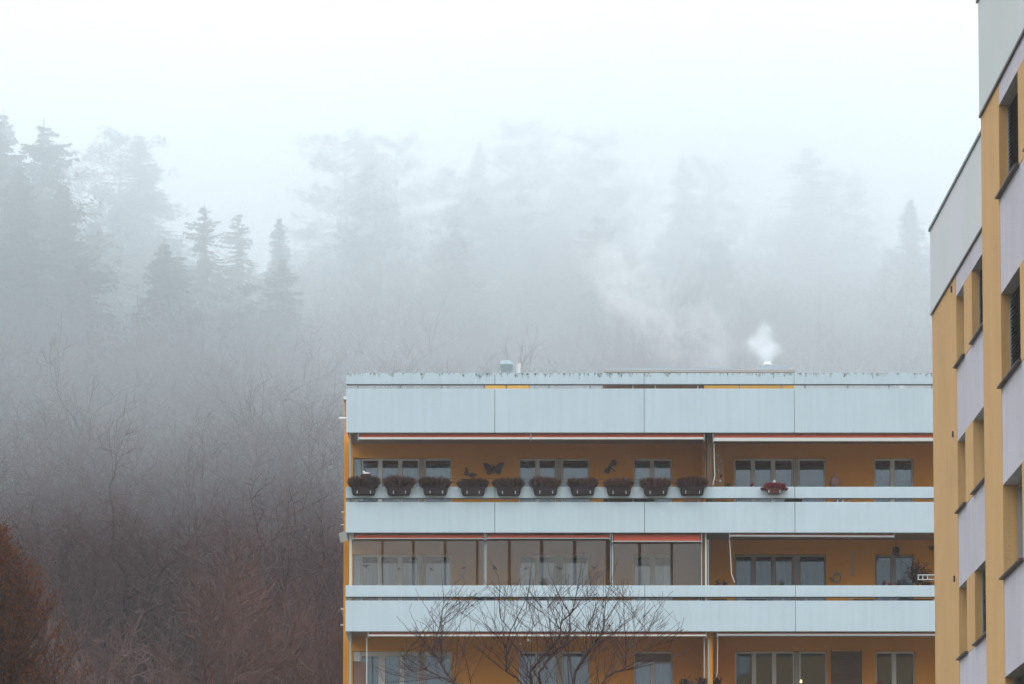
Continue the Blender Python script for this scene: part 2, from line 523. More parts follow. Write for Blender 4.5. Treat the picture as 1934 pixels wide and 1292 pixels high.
# stanchions between rail and parapet
def stanchions(ztop, zbot, y):
    mbs = []
    for a in JX[:-1]:
        for d in (21.5, 102.5, 181, 262):
            x = PX(a + d, YF)
            box("rail_stanchion", "bandedge", block, x - 0.02, x + 0.02, y, y + 0.04, zbot, ztop)
stanchions(PZ(725, YF), PZ(736, YF), YF + 0.14)
for k, (zt, zb, pt, pb) in enumerate(lev[:3]):
    stanchions(zb + 0.05, pt - 0.02, YF + 0.125)
# floor slabs with their ceilings
for k in range(7):
    zb = SLABZ[k]
    box("floor_slab", "soffit", block, X0 + 0.02, X1 - 0.01, YF + 0.143, YW - 0.001, zb + 0.09, zb + 0.20)
# main orange wall with openings, floor by floor
WIN = {  # pixel columns of openings at floor A
    'w1': (682, 791.5), 'w1b': (801, 853.5), 'w2': (979.5, 1051), 'w2b': (1060.5, 1113.5), 'w3': (1196.5, 1270),
    'w4': (1387, 1499), 'w4b': (1508.5, 1560), 'w5': (1652, 1726)}
wx = lambda p: PX(p, YW)
openings = [(667, 853.5), (979.5, 1113.5), (1196.5, 1270), (1387, 1560), (1652, 1726)]
ZW_TOP = PZ(865, YW)
for k in range(3):
    zt = ZW_TOP - k * FLH
    zfl = SLABZ[k] - FLH + 0.20
    zc = SLABZ[k] + 0.20
    x = XL
    o = MB()
    o.box(XL, X1, YW, YW + 0.3, zt, zc - 0.001)
    for a, b in openings:
        o.box(x, wx(a), YW, YW + 0.3, zfl, zt - 0.001)
        x = wx(b)
    o.box(x, X1, YW, YW + 0.3, zfl, zt - 0.001)
    o.build("wall", "orange", block)
o = MB(); o.box(XL, X1, YW, YW + 0.3, 0, SLABZ[2] - FLH + 0.199); o.build("wall", "orange", block)
# left flank, back and roof body
ztop = PZ(754, YW)
o = MB()
o.box(XL, XL + 0.3, YW + 0.302, 118, 0, ztop - 0.01)
o.box(XL + 0.3, X1, 117.7, 118, 0, ztop - 0.01)
o.box(X1 - 0.3, X1, YW + 0.302, 117.7, 0, ztop - 0.01)
o.build("flank_wall", "orange", block)
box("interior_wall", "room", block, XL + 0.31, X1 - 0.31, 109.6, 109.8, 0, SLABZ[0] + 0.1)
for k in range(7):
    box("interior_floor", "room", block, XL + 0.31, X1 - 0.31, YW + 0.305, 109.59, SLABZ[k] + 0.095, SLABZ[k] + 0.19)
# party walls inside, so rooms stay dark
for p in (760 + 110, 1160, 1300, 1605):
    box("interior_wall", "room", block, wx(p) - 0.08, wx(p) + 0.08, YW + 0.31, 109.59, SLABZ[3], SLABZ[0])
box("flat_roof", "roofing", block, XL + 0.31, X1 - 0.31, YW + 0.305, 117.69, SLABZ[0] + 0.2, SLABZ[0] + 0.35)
box("parapet_cap", "white", block, XL - 0.02, XL + 0.32, YW - 0.02, 118.05, ztop - 0.008, ztop + 0.09)
# flank details: oriel bays with their caps and rods showing past the balconies
for k, (yt, yb_, yr) in enumerate(((754, 864, 787), (962, 1031, 988), (1146, 1232, 1178))):
    xa = PX(649 if k == 0 else 650.5, YW)
    zt_, zb_ = PZ(yt, YW), PZ(yb_, YW)
    if k:
        box("bay_wall", "orange", block, xa - 0.04, XL - 0.001, YW + 0.6, YW + 2.4, zb_, zt_ - 0.012)
        box("bay_cap", "white", block, xa - 0.12, XL - 0.001, YW + 0.55, YW + 2.45, zt_ - 0.01, zt_ + 0.035)
    zr = PZ(yr, YW)
    r0 = 0.04 if k == 0 else 0.018
    MB().tube([(xa - (0.16 if k == 0 else 0.12), YW + 0.3, zr), (XL + 0.1, YW + 0.3, zr)], r0, 10, True).build("overflow_pipe", "white", block)
# folded side blind at the corner between the second and third bands
sb = MB()
a_, b_, c_, d_ = (PX(641, YW), PZ(1012, YW)), (PX(658, YW), PZ(1006.5, YW)), (PX(658, YW), PZ(1024, YW)), (PX(645, YW), PZ(1031, YW))
sb.prism([a_, d_, c_, b_], YW - 0.5, YW - 0.46)
sb.build("corner_blind", "beige", block)

# downpipe / corner posts
def vpipe(name, m, px, ytop, ybot, Y, r_, n=8):
    x = PX(px, Y)
    return MB().tube([(x, Y, PZ(ybot, Y)), (x, Y, PZ(ytop, Y))], r_, n, True).build(name, m, block)
vpipe("corner_post", "post", 661.3, 817.5, 948, YF + 0.3, 0.032)
box("corner_post", "cream", block, PX(660, YF + .3), PX(665, YF + .3), YF + 0.25, YF + 0.33, SLABZ[1] - FLH + 0.2, SLABZ[1] + 0.085)
vpipe("corner_post", "post", 662.5, 1193.5, 1390, YF + 0.3, 0.03)
# party screens between flats
for k in range(3):
    xa, xb = PX(1336.5, YF + 0.2), PX(1345.5, YF + 0.2)
    zf = SLABZ[k] - FLH + 0.2
    if k != 1:
        box("party_screen", "brown" if k == 0 else "orange", block, xa, xb, YF + 0.35, YW - 0.002, zf, SLABZ[k] + 0.085)  # top screen's brown puts the awning's shade into its colour
        box("party_screen_edge", "orange", block, PX(1332, YF + .3), xa - 0.003, YF + 0.9, YW - 0.002, zf, SLABZ[k] + 0.085)
box("party_screen", "brown", block, PX(1325.5, YF + .3), PX(1330, YF + .3), YF + 0.24, YW - 0.002, SLABZ[1] - FLH + 0.2, SLABZ[1] + 0.085)
box("screen_post", "cream", block, PX(1331, YF + .3), PX(1334.3, YF + .3), YF + 0.2, YF + 0.28, SLABZ[1] - FLH + 0.2, SLABZ[1] + 0.085)
box("screen_post", "post", block, PX(1336, YF + .3), PX(1338, YF + .3), YF + 0.2, YF + 0.25, SLABZ[1] - FLH + 0.2, SLABZ[1] - 0.2)
box("screen_post", "post", block, PX(1335.5, YF + .3), PX(1338, YF + .3), YF + 0.2, YF + 0.25, SLABZ[2] - FLH + 0.2, SLABZ[2] - 0.25)

# ------------------------------------------------------------------ windows
def wavy_curtain(x0, x1, z0, z1, y, parent, hem='straight', depth=0.02, m="curtain"):
    """A hanging cloth with folds; hem scalloped, pointed or straight."""
    n = max(10, int((x1 - x0) / 0.025))
    cb = MB()
    top, bot = [], []
    for i in range(n + 1):
        t = i / n
        x = x0 + (x1 - x0) * t
        yy = y + depth * math.sin(x * 42 + math.sin(x * 9) * 2)
        if hem == 'scallop':
            zz = z0 + 0.055 * (1 - abs(math.sin(x * math.pi / 0.16)))
        elif hem == 'points':
            zz = z0 + 0.11 * abs(((x / 0.24) % 1) - 0.5) * 2
        elif hem == 'ragged':
            zz = z0 + 0.09 * noise.noise(Vector((x * 22, 3, 1)))
        else:
            zz = z0
        cb.v += [(x, yy, z1), (x, yy, zz)]
        if i:
            a = 2 * i
            cb.f.append((a - 2, a - 1, a + 1, a))
    o = cb.build("curtain", m, parent, smooth=True)
    s_ = o.modifiers.new("thick", 'SOLIDIFY'); s_.thickness = 0.003
    return o

def window(p0, p1, ztop, zbot, mull, fm="frame", pm="pane", curtain=None, hem='scallop', clen=0.45, fw=0.045, hdr=0.06, blind=0.0):
    """Opening p0..p1 (pixel columns on the wall plane); mull = [(left, right)] of mullions; each pane its own sub-part."""
    x0_, x1_ = wx(p0), wx(p1)
    y0, y1 = YW + 0.10, YW + 0.16
    fb = MB()
    fb.box(x0_ + 0.002, x0_ + fw, y0, y1, zbot, ztop - 0.002)
    fb.box(x1_ - fw, x1_ - 0.002, y0, y1, zbot, ztop - 0.002)
    fb.box(x0_ + fw, x1_ - fw, y0, y1, ztop - hdr, ztop - 0.002)
    fb.box(x0_ + fw, x1_ - fw, y0, y1, zbot, zbot + 0.1)
    edges = [x0_ + fw]
    for a, b in mull:
        xa, xb = wx(a), wx(b)
        fb.box(xa, xb, y0 - 0.012, y1, zbot + 0.1, ztop - hdr)
        edges += [xa, xb]
    edges.append(x1_ - fw)
    fo = fb.build("window", fm, block)
    zt = ztop - hdr
    if blind:
        bb = MB(); nsl = max(3, int(blind / 0.05))
        for i in range(nsl):
            z = zt - i * 0.05
            bb.box(x0_ + fw, x1_ - fw, y0 - 0.03, y0 - 0.014, z - 0.046, z)
        bb.build("roller_shutter", "shutter", fo)
        box("shutter_rail", "frame", fo, x0_ + fw * 0.5, x1_ - fw * 0.5, y0 - 0.035, y0 - 0.013, zt - nsl * 0.05 - 0.03, zt - nsl * 0.05)
    for a, b in zip(edges[::2], edges[1::2]):
        pb_ = MB()
        # the casement rebate: a thin dark gasket round the pane
        MB().box(a, a + 0.008, y0 + 0.01, y1 - 0.02, zbot + 0.1, zt).box(b - 0.008, b, y0 + 0.01, y1 - 0.02, zbot + 0.1, zt).box(a + .008, b - .008, y0 + 0.01, y1 - 0.02, zt - 0.008, zt).build("gasket", "dark", fo)
        yy = (y0 + y1) / 2 + 0.003
        tilt = rnd.uniform(-0.0012, 0.0012)
        pb_.quad((a + 0.008, yy, zbot + 0.1), (b - 0.008, yy + tilt, zbot + 0.1), (b - 0.008, yy + tilt, zt - 0.008), (a + 0.008, yy, zt - 0.008))
        p_ = pb_.build("pane", pm, fo)
        sm = p_.modifiers.new("thick", 'SOLIDIFY'); sm.thickness = 0.006; p_.modifiers.remove(sm)
    if curtain:
        cz = zt - 0.06
        wavy_curtain(x0_ + 0.02, x1_ - 0.02, cz - clen if hem != 'full' else zbot + 0.03, cz, YW + 0.24, fo, hem if hem != 'full' else 'straight', depth=0.018)
    return fo

zb_ = lambda k: SLABZ[k] - FLH + 0.23
zt_ = lambda k: ZW_TOP - k * FLH - 0.003
# floor A
def side_panel(a, b, k, m="beige"):
    return box("window_panel", m, block, wx(a) + 0.002, wx(b) - 0.002, YW + 0.06, YW + 0.15, zb_(k), zt_(k) - 0.01, bevel=0.006)
for k in range(3):
    fm = ("frame", "frame", "frame")[k]
    fmr = ("frame", "framedark", "frame")[k]
    pm = ("pane", "pane", "pane")[k]
    pmr = ("pane", "pane_dark", "pane_dark")[k]
    if k == 2:
        box("window_panel", mat("pinkish_brown_board", (0.33, 0.19, 0.14), 0.8, 0.1), block, wx(667.5), wx(692), YW + 0.05, YW + 0.14, zb_(k), PZ(1250, YW), bevel=0.006)
        box("window_panel", "frame", block, wx(667.5), wx(682), YW + 0.052, YW + 0.142, PZ(1249, YW), zt_(k), bevel=0.006)
    else:
        side_panel(667, 682, k, "bandedge")
    side_panel(791.5, 801, k)
    side_panel(1051, 1060.5, k)
    side_panel(1499, 1508.5, k, "beige" if k != 1 else "framedark")
    hem = ('scallop', 'full', 'full')[k]
    if k == 2:
        window(682, 791.5, zt_(k), zb_(k), [(715, 728), (755, 764)], "frame", "pane", True, 'full', hdr=0.14)
        window(801, 853.5, zt_(k), zb_(k), [], "frame", "pane", True, 'full', hdr=0.14)
    else:
        window(682, 791.5, zt_(k), zb_(k), [(713.5, 721.5), (751.5, 759.5)], fm, pm, True, hem, 0.52 if k == 0 else 0)
        window(801, 853.5, zt_(k), zb_(k), [], fm, pm, True, hem, 0.52)
    window(979.5, 1051, zt_(k), zb_(k), [(1011, 1019)], fm, pm, k > 0, 'full')
    window(1060.5, 1113.5, zt_(k), zb_(k), [], fm, pm, k == 1, 'full')
    window(1196.5, 1270, zt_(k), zb_(k), [(1228, 1236)], fm, pm, True, ('points', 'full', 'full')[k], 0.5, blind=0.27 if k == 2 else 0)
    window(1387, 1499, zt_(k), zb_(k), [(1419, 1427), (1457, 1465)], fmr, pmr, k == 1, 'full')
    window(1508.5, 1560, zt_(k), zb_(k), [], fmr, pmr, k == 1, 'full')
    window(1652, 1726, zt_(k), zb_(k), [(1682.5, 1691)], fmr, pmr, k < 2, ('ragged', 'full', 'full')[k], 0.5)
# wind chime-like ornament hung in a pane of the second window
hb_ = MB().lathe(wx(995.5), YW + 0.2, [(0.01, PZ(884, YW)), (0.05, PZ(879, YW)), (0.015, PZ(877, YW)), (0.015, PZ(874, YW)), (0.06, PZ(870, YW)), (0.01, PZ(869.5, YW))], 10)
tag(hb_.build("window_ornament", "white"), "small white ornament hanging inside the top of the second window group", "ornament")

# brown door-size shutter, lowest floor right
zk = zt_(2)
dd = MB()
for i in range(34):
    z = PZ(1231, YW) - i * 0.06
    dd.box(wx(1569), wx(1624), YW - 0.05, YW - 0.012, z - 0.055, z)
dd.box(wx(1567.5), wx(1569) - .001, YW - 0.06, YW - 0.002, PZ(1231, YW) - 2.1, PZ(1231, YW) + 0.04)
dd.box(wx(1624) + .001, wx(1625.5), YW - 0.06, YW - 0.002, PZ(1231, YW) - 2.1, PZ(1231, YW) + 0.04)
dd.build("slatted_shutter_door", "brown", block)

# ------------------------------------------------------------------ awnings
def awning(p0, p1, ytop, ybar, ybot, bar="whitebar", mid=None, Y=YF + 0.10, slope=0.0, ends=True):
    xa, xb = PX(p0, Y), PX(p1, Y)
    fb = MB()
    zt, zm, zb = PZ(ytop, Y), PZ(ybar, Y), PZ(ybot, Y)
    # cloth sloping out to the front bar
    pts = [(Y + 0.30, zt + 0.01), (Y + 0.02, zt - 0.0), (Y - 0.03, zm), (Y + 0.0, zm - 0.005), (Y + 0.07, zt - 0.05), (Y + 0.30, zt - 0.03)]
    n = len(pts)
    i = 0
    fb.v += [(xa + 0.02, y, z) for y, z in pts] + [(xb - 0.02, y, z - slope) for y, z in pts]
    for k in range(n):
        fb.f.append((k, (k + 1) % n, n + (k + 1) % n, n + k))
    fb.f.append(tuple(range(n))[::-1]); fb.f.append(tuple(range(n, 2 * n)))
    aw = fb.build("awning", "red", block)
    segs = [(xa, xb)] if mid is None else [(xa, PX(mid, Y) - 0.02), (PX(mid, Y) + 0.02, xb)]
    for a, b in segs:
        bb = MB()
        s0 = slope * (a - xa) / (xb - xa); s1 = slope * (b - xa) / (xb - xa)
        bb.v += [(a, Y - 0.06, zb - s0), (b, Y - 0.06, zb - s1), (b, Y + 0.01, zb - s1), (a, Y + 0.01, zb - s0), (a, Y - 0.06, zm - s0), (b, Y - 0.06, zm - s1), (b, Y + 0.01, zm - s1), (a, Y + 0.01, zm - s0)]
        bb.f += [(0, 3, 2, 1), (4, 5, 6, 7), (0, 1, 5, 4), (1, 2, 6, 5), (2, 3, 7, 6), (3, 0, 4, 7)]
        bb.build("front_bar", bar, aw, bevel=0.008)
    if ends:
        for x in ([xa - 0.03, xb + 0.005] + ([PX(mid, Y) - 0.012] if mid else [])):
            box("bracket", "greybar", aw, x, x + 0.025, Y - 0.05, Y + 0.2, zb - 0.03, zt + 0.05)
    return aw
awning(677, 1329.5, 820.3, 826.6, 830.6, mid=1002.5)
awning(1349, 1800, 820.3, 827.4, 834)
awning(668, 913.5, 1010, 1016.8, 1018.8, bar="greybar", Y=YF + 0.12)
awning(919, 1151, 1010, 1016.3, 1018.3, bar="greybar", Y=YF + 0.12)
awning(1157.5, 1324, 1009.5, 1022, 1024.3, bar="greybar", Y=YF + 0.12)
awning(1379, 1687, 1008.5, 1010.5, 1014, bar="greybar", slope=0.025)
awning(697, 1332, 1195.5, 1199, 1202.2, bar="whitebar")
awning(1355, 1800, 1195.5, 1197.6, 1201.8, bar="greybar")
# crank rods hanging from the awnings
def rod(pts, r_=0.011, m="whitebar", Y=YF + 0.25, name="crank_rod"):
    return MB().tube([(PX(x, Y), Y, PZ(y, Y)) for x, y in pts], r_, 6, True).build(name, m, block)
rod([(1349, 837), (1350, 880), (1350.5, 898), (1347, 916)], 0.014)
rod([(1377.6, 1017), (1379.5, 1050), (1381, 1085), (1384, 1092), (1387, 1100)], 0.013)
rod([(1329.3, 1204), (1328.8, 1280)], 0.011)
rod([(1354.6, 1206), (1353.5, 1270), (1351.5, 1278)], 0.011)
rod([(693.5, 1204), (693.5, 1300)], 0.013)
rod([(1332.5, 850), (1330.5, 880), (1331, 900), (1329, 912)], 0.01, "dark", YF + 0.5)
# bright rod with knob on the right of the middle balcony
rod([(1609.5, 1040), (1609.5, 1086)], 0.012, "beige", YW - 0.1, "bell_pull")
MB().lathe(PX(1609.5, YW - .1), YW - 0.1, [(0.005, PZ(1089, YW)), (0.03, PZ(1087, YW)), (0.03, PZ(1084.5, YW)), (0.005, PZ(1083, YW))], 10).build("bell_pull_knob", "beige", block)

# ceiling strip lights under the top slab
for p in (745.5, 932, 1075, 1260, 1424):
    yl = YF + 1.3
    o = MB(); xc = PX(p, yl)
    o.box(xc - 0.30, xc + 0.30, yl - 0.05, yl + 0.05, SLABZ[0] + 0.045, SLABZ[0] + 0.088)
    o.build("ceiling_light", "lamp", block, bevel=0.01)
for p in (700,):
    pass

# ------------------------------------------------------------------ sliding glass enclosure, middle balcony
YG = YF + 0.24
edges = [665.5, 720, 724.5, 778.5, 783.5, 838.5, 843.5, 899, 904, 914, 918.5, 959.3, 965, 1019.8, 1026.2, 1081.8, 1088.8, 1143.8, 1152, 1152.3, 1157.3, 1205, 1211, 1266, 1271, 1324]
zg0, zg1 = SLABZ[1] - FLH + 0.22, PZ(1020, YG)
for a, b in ((665.5, 720), (724.5, 778.5), (783.5, 838.5), (843.5, 899), (904, 914), (918.5, 959.3), (965, 1019.8), (1026.2, 1081.8), (1088.8, 1143.8), (1157.3, 1205), (1211, 1266), (1271, 1324)):
    zz = zg1 if a < 1157 else PZ(1025.5, YG)
    gp = MB(); yy = YG + 0.01
    gp.quad((PX(a, YG), yy, zg0), (PX(b, YG), yy + rnd.uniform(-.001, .001), zg0), (PX(b, YG), yy, zz), (PX(a, YG), yy, zz))
    gp.build("glazing_pane", "glazing", block)
for a, b in ((665, 913.5), (919, 1151.5), (1157.5, 1324.5)):
    zz = zg1 if a < 1157 else PZ(1025.5, YG)
    box("glazing_track", "dark", block, PX(a, YG), PX(b, YG), YG - 0.02, YG + 0.03, zz, zz + 0.035)
    box("glazing_track", "greybar", block, PX(a, YG), PX(b, YG), YG - 0.02, YG + 0.03, zg0 - 0.03, zg0)
for p in (914, 917, 1152.6, 1155.8):
    box("glazing_post", "cream" if p in (917, 1155.8) else "bandedge", block, PX(p, YG), PX(p + 1.5, YG), YG - 0.03, YG + 0.03, zg0, SLABZ[1] + 0.085)
MB().tube([(PX(1324.8, YG), YG, zg0), (PX(1324.8, YG), YG, PZ(1012, YG))], 0.012, 6).build("glazing_post", "cream", block)

# ------------------------------------------------------------------ penthouse, roof objects
YP = 108.0
def pbox(name, m, a, b, yt, yb, y0, y1):
    return box(name, m, block, PX(a, y0), PX(b, y0), y0, y1, PZ(yb, y0), PZ(yt, y0))
zroof = SLABZ[0] + 0.352
def pen(name, m, a, b, yt, y0, y1, zlow=None):
    return box(name, m, block, PX(a, y0), PX(b, y0), y0, y1, zroof if zlow is None else zlow, PZ(yt, y0))
pen("penthouse_wall", "brown", 1142.5, 1331, 704, YP + 0.4, 114)
pen("penthouse_wall", "paleorange", 1331.3, 1501, 704, YP + 0.3, 114.02)
box("penthouse_roof", "greybar", block, PX(1142, YP), PX(1503, YP), YP, 114.4, PZ(703.5, YP), PZ(697.2, YP), bevel=0.01)
MB().box(PX(1152, 109.5), PX(1390, 109.5), 109.5, 109.6, PZ(699, 109.5), PZ(694.8, 109.5)).build("roof_edge_strip", "zinc", block)
box("roof_kerb", "zinc", block, PX(1436, 110), PX(1492, 110), 110, 112, PZ(699, 110), PZ(692, 110))
pen("lift_housing", "paleorange", 915, 1000, 712, 109, 112)
box("lift_housing_roof", "roofing", block, PX(914, 109), PX(1001, 109), 108.97, 112.03, PZ(712, 109) + .002, PZ(710.5, 109))  # unseen cap, added to keep orange bounce light off the vent
# penthouse window mullions seen through the gap
for p in (1196, 1239, 1320):
    pass
box("junction_box", "white", block, PX(1701, YF + .5), PX(1709, YF + .5), YF + 0.5, YF + 0.6, SLABZ[0] + 0.2, PZ(725, YF + .5))
# small steaming flue
fx = PX(1451.5, 111); fz = PZ(692, 111)
MB().lathe(fx, 111, [(0.055, fz - 0.02), (0.055, fz + 0.03), (0.13, fz + 0.035), (0.13, fz + 0.06), (0.09, fz + 0.11), (0.085, fz + 0.15), (0.07, fz + 0.15)], 20).build("flue_cap", "white", block, smooth=False)
# mushroom vent and pipe
vx = PX(956.5, 109.5); vy = 109.9
def vz(y): return PZ(y, 109.9)
vt = MB().lathe(vx, vy, [(0.15, PZ(735, vy)), (0.15, vz(704)), (0.155, vz(703)), (0.20, vz(691.5)), (0.20, vz(691))], 24)
vt.build("roof_vent", "bandedge", block)
MB().lathe(vx, vy, [(0.19, vz(691)), (0.205, vz(690.5)), (0.205, vz(689.5)), (0.175, vz(684)), (0.16, vz(683)), (0.02, vz(682.7))], 24).build("vent_cap", "zinc", block)
MB().lathe(PX(979.5, vy), vy, [(0.06, PZ(735, vy)), (0.06, vz(687)), (0.045, vz(686.9))], 16).build("vent_pipe", "white", block)
# roof corner post and terrace rail
vpipe("corner_post", "post", 655.5, 745, 817, YF + 0.2, 0.02)

# ------------------------------------------------------------------ flower boxes on the top rail
def foliage(mb, cx, cyy, z0, w_, d_, h_, n, seed):
    r_ = random.Random(seed)
    for i in range(n):
        u = r_.uniform(-1, 1); v = r_.uniform(-1, 1)
        x = cx + u * w_ / 2; y = cyy + v * d_ / 2
        lean = Vector((u * 0.5 + r_.gauss(0, 0.22), v * 0.55 + r_.gauss(0, 0.22), 1)).normalized()
        edge = max(0.0, 1 - abs(u) ** 3.5) ** 0.5
        L = h_ * (0.5 + 0.5 * edge) * r_.uniform(0.66, 1.08) * (1 + .22 * noise.noise(Vector((x * 9, cyy * 3, seed))))
        base = Vector((x, y, z0 + (1 - abs(v)) * 0.015))
        wd = r_.uniform(0.006, 0.011)
        sd_ = lean.cross(Vector((r_.uniform(-1, 1), r_.uniform(-1, 1), 0.1))).normalized() * wd
        tip = base + lean * L
        mid = base + lean * L * 0.55 + Vector((r_.gauss(0, .008), r_.gauss(0, .008), 0))
        mb.quad(base - sd_ * .5, base + sd_ * .5, mid + sd_, mid - sd_)
        mb.tri(mid - sd_ * 1.1, mid + sd_ * 1.1, tip)
        for q in range(3):    # little side tufts
            t = r_.uniform(0.45, 1.0); c = base + lean * L * t
            dr = Vector((r_.gauss(0, 1), r_.gauss(0, 1), r_.uniform(-0.1, 1))).normalized() * r_.uniform(0.014, 0.028)
            pp = dr.cross(Vector((0.3, 0.2, 1))).normalized() * 0.007
            mb.tri(c - pp, c + pp, c + dr)
def trough(cx, cyy, zt, zb, w_, m, parent):
    tb = MB(); n = 5
    def ring(wd, dp, z, rr=0.04):
        pts = []
        for sx, sy, a0 in ((1, 1, 0), (-1, 1, 90), (-1, -1, 180), (1, -1, 270)):
            for k in range(n):
                a = R(a0 + 90 * k / (n - 1))
                pts.append((cx + sx * (wd / 2 - rr) + rr * math.cos(a), cyy + sy * (dp / 2 - rr) + rr * math.sin(a), z))
        return pts
    prof = [(w_ - 0.13, 0.12, zb, .03), (w_ - 0.09, 0.15, zb + 0.015, .03), (w_ - 0.05, 0.17, zb + 0.08, .03), (w_, 0.19, zt - 0.03, .03), (w_ + 0.02, 0.205, zt - 0.028, .03), (w_ + 0.02, 0.205, zt, .03), (w_ - 0.01, 0.18, zt, .03), (w_ - 0.02, 0.17, zt - 0.03, .03)]
    rings = []
    for p in prof:
        rings.append(len(tb.v)); tb.v += ring(*p)
    L = 4 * n
    for a, b in zip(rings, rings[1:]):
        for j in range(L): tb.f.append((a + j, a + (j + 1) % L, b + (j + 1) % L, b + j))
    tb.f.append(tuple(range(L))[::-1]); tb.f.append(tuple(rings[-1] + j for j in range(L)))
    return tb.build("trough", m, parent, smooth=False)
YB = YF - 0.115
PB = [686.5, 753.2, 822.3, 893.4, 961, 1030, 1100.8, 1169.3, 1239, 1307.5]
LB = ["leftmost heather box, a bird house figure above it",
      "second heather box from the corner post, on the top rail",
      "heather box just left of the small butterfly, on the top rail",
      "heather box on the rail right below the small tilted butterfly",
      "heather box on the rail below the large spread butterfly",
      "heather box in front of the double window of the second window group",
      "heather box at the right edge of the second window group",
      "heather box on the rail right below the metal dragonfly",
      "heather box in front of the two pane window right of the dragonfly",
      "rightmost heather box in the row, beside the party screen"]
for i, (p, lb) in enumerate(zip(PB, LB)):
    zt = PZ(918.6, YB); zb = PZ(935.8, YB) + rnd.uniform(-.006, .006)
    e = empty("flower_box", (PX(p, YB), YB, zb), lb, "flower box", "flower boxes hanging on the top balcony rail")
    trough(PX(p, YB), YB, zt, zb, 0.70, "trough", e)
    fo_ = MB(); foliage(fo_, PX(p, YB) + rnd.uniform(-.02, .02), YB, zt - 0.03, 0.74 + rnd.uniform(-.05, .06), 0.22, 0.31 + rnd.uniform(-.045, .04), 1300, i + 11)
    fo_.build("foliage", "heather", e)
    for sx in (-0.17, 0.19):
        x = PX(p, YB) + sx + rnd.uniform(-.02, .02)
        MB().tube([(x, YB - 0.1, zb + 0.035), (x, YB - 0.115, zb + 0.075), (x, YB - 0.105, zb + 0.115)], 0.011, 6, True).build("clip", "white", e)
# crimson one on the neighbour's rail
p = 1462.5
e = empty("flower_box", (PX(p, YB), YB, PZ(933, YB)), "crimson heather box on the neighbouring rail", "flower box")
trough(PX(p, YB), YB, PZ(923, YB), PZ(932.8, YB), 0.46, "redtrough", e)
fo_ = MB(); foliage(fo_, PX(p, YB), YB, PZ(924.5, YB), 0.52, 0.2, 0.20, 1100, 77); foliage(fo_, PX(p, YB), YB - 0.02, PZ(927, YB), 0.72, 0.1, 0.13, 500, 78)
fo_.build("foliage", "redflower", e)
for sx in (-0.155, 0.155):
    x = PX(p, YB) + sx
    MB().tube([(x, YB - 0.095, PZ(931.5, YB)), (x, YB - 0.105, PZ(926.5, YB))], 0.014, 6, True).build("clip", "white", e)
MB().lathe(PX(1463, YB), YB - .02, [(0.01, PZ(913, YB)), (0.035, PZ(911.5, YB)), (0.03, PZ(908, YB)), (0.005, PZ(907, YB))], 8).build("white_bloom", "white", e)
# wires strung between the boxes
wb = MB()
for dz, dy in ((904.5, 0.03), (911, 0.05)):
    pts = []
    for k in range(60):
        px_ = 690 + (1330 - 690) * k / 59
        pts.append((PX(px_, YF + dy), YF + dy, PZ(dz + 1.0 * math.sin(k * 1.1), YF)))
    wb.tube(pts, 0.006, 5)
tag(wb.build("rail_wire", "dark"), "thin dark wires strung behind the row of heather boxes", "wire")

# bird-house figure above the first box
e = empty("bird_feeder", (PX(690, YF), YF + 0.02, PZ(904, YF)), "small bird house with a white bird on its roof above the first heather box", "bird feeder")
o = MB(); yf0, yf1 = YF - 0.06, YF + 0.1
o.prism([(PX(680, YF), PZ(899.5, YF)), (PX(700.5, YF), PZ(899.5, YF)), (PX(698, YF), PZ(895.5, YF)), (PX(683, YF), PZ(895.5, YF))], yf0, yf1)
o.build("roof", "brownplant", e)
box("house", "dark", e, PX(682, YF), PX(698.5, YF), yf0 + .03, yf1 - .02, PZ(905, YF), PZ(899.6, YF))
o = MB()
zc_ = PZ(894, YF); xc_ = PX(690, YF)
for i_, (dx, dz, rx_, rz_) in enumerate(((0.01, 0.0, 0.085, 0.035), (-0.045, 0.045, 0.03, 0.03))):
    n0 = len(o.v); nu, nv = 12, 8
    for a in range(nv + 1):
        th = math.pi * a / nv
        for b in range(nu):
            ph = 2 * math.pi * b / nu
            o.v.append((xc_ + dx + rx_ * math.sin(th) * math.cos(ph), YF + 0.02 + 0.03 * math.sin(th) * math.sin(ph), zc_ + dz + rz_ * math.cos(th)))
    for a in range(nv):
        for b in range(nu):
            o.f.append((n0 + a * nu + b, n0 + (a + 1) * nu + b, n0 + (a + 1) * nu + (b + 1) % nu, n0 + a * nu + (b + 1) % nu))
o.prism([(xc_ + 0.07, zc_), (xc_ + 0.15, zc_ + 0.01), (xc_ + 0.08, zc_ + 0.03)], YF, YF + 0.03)
o.prism([(xc_ - 0.07, zc_ + 0.04), (xc_ - 0.11, zc_ + 0.045), (xc_ - 0.07, zc_ + 0.055)], YF + .01, YF + 0.03)
o.build("bird_figure", "white", e, smooth=False)

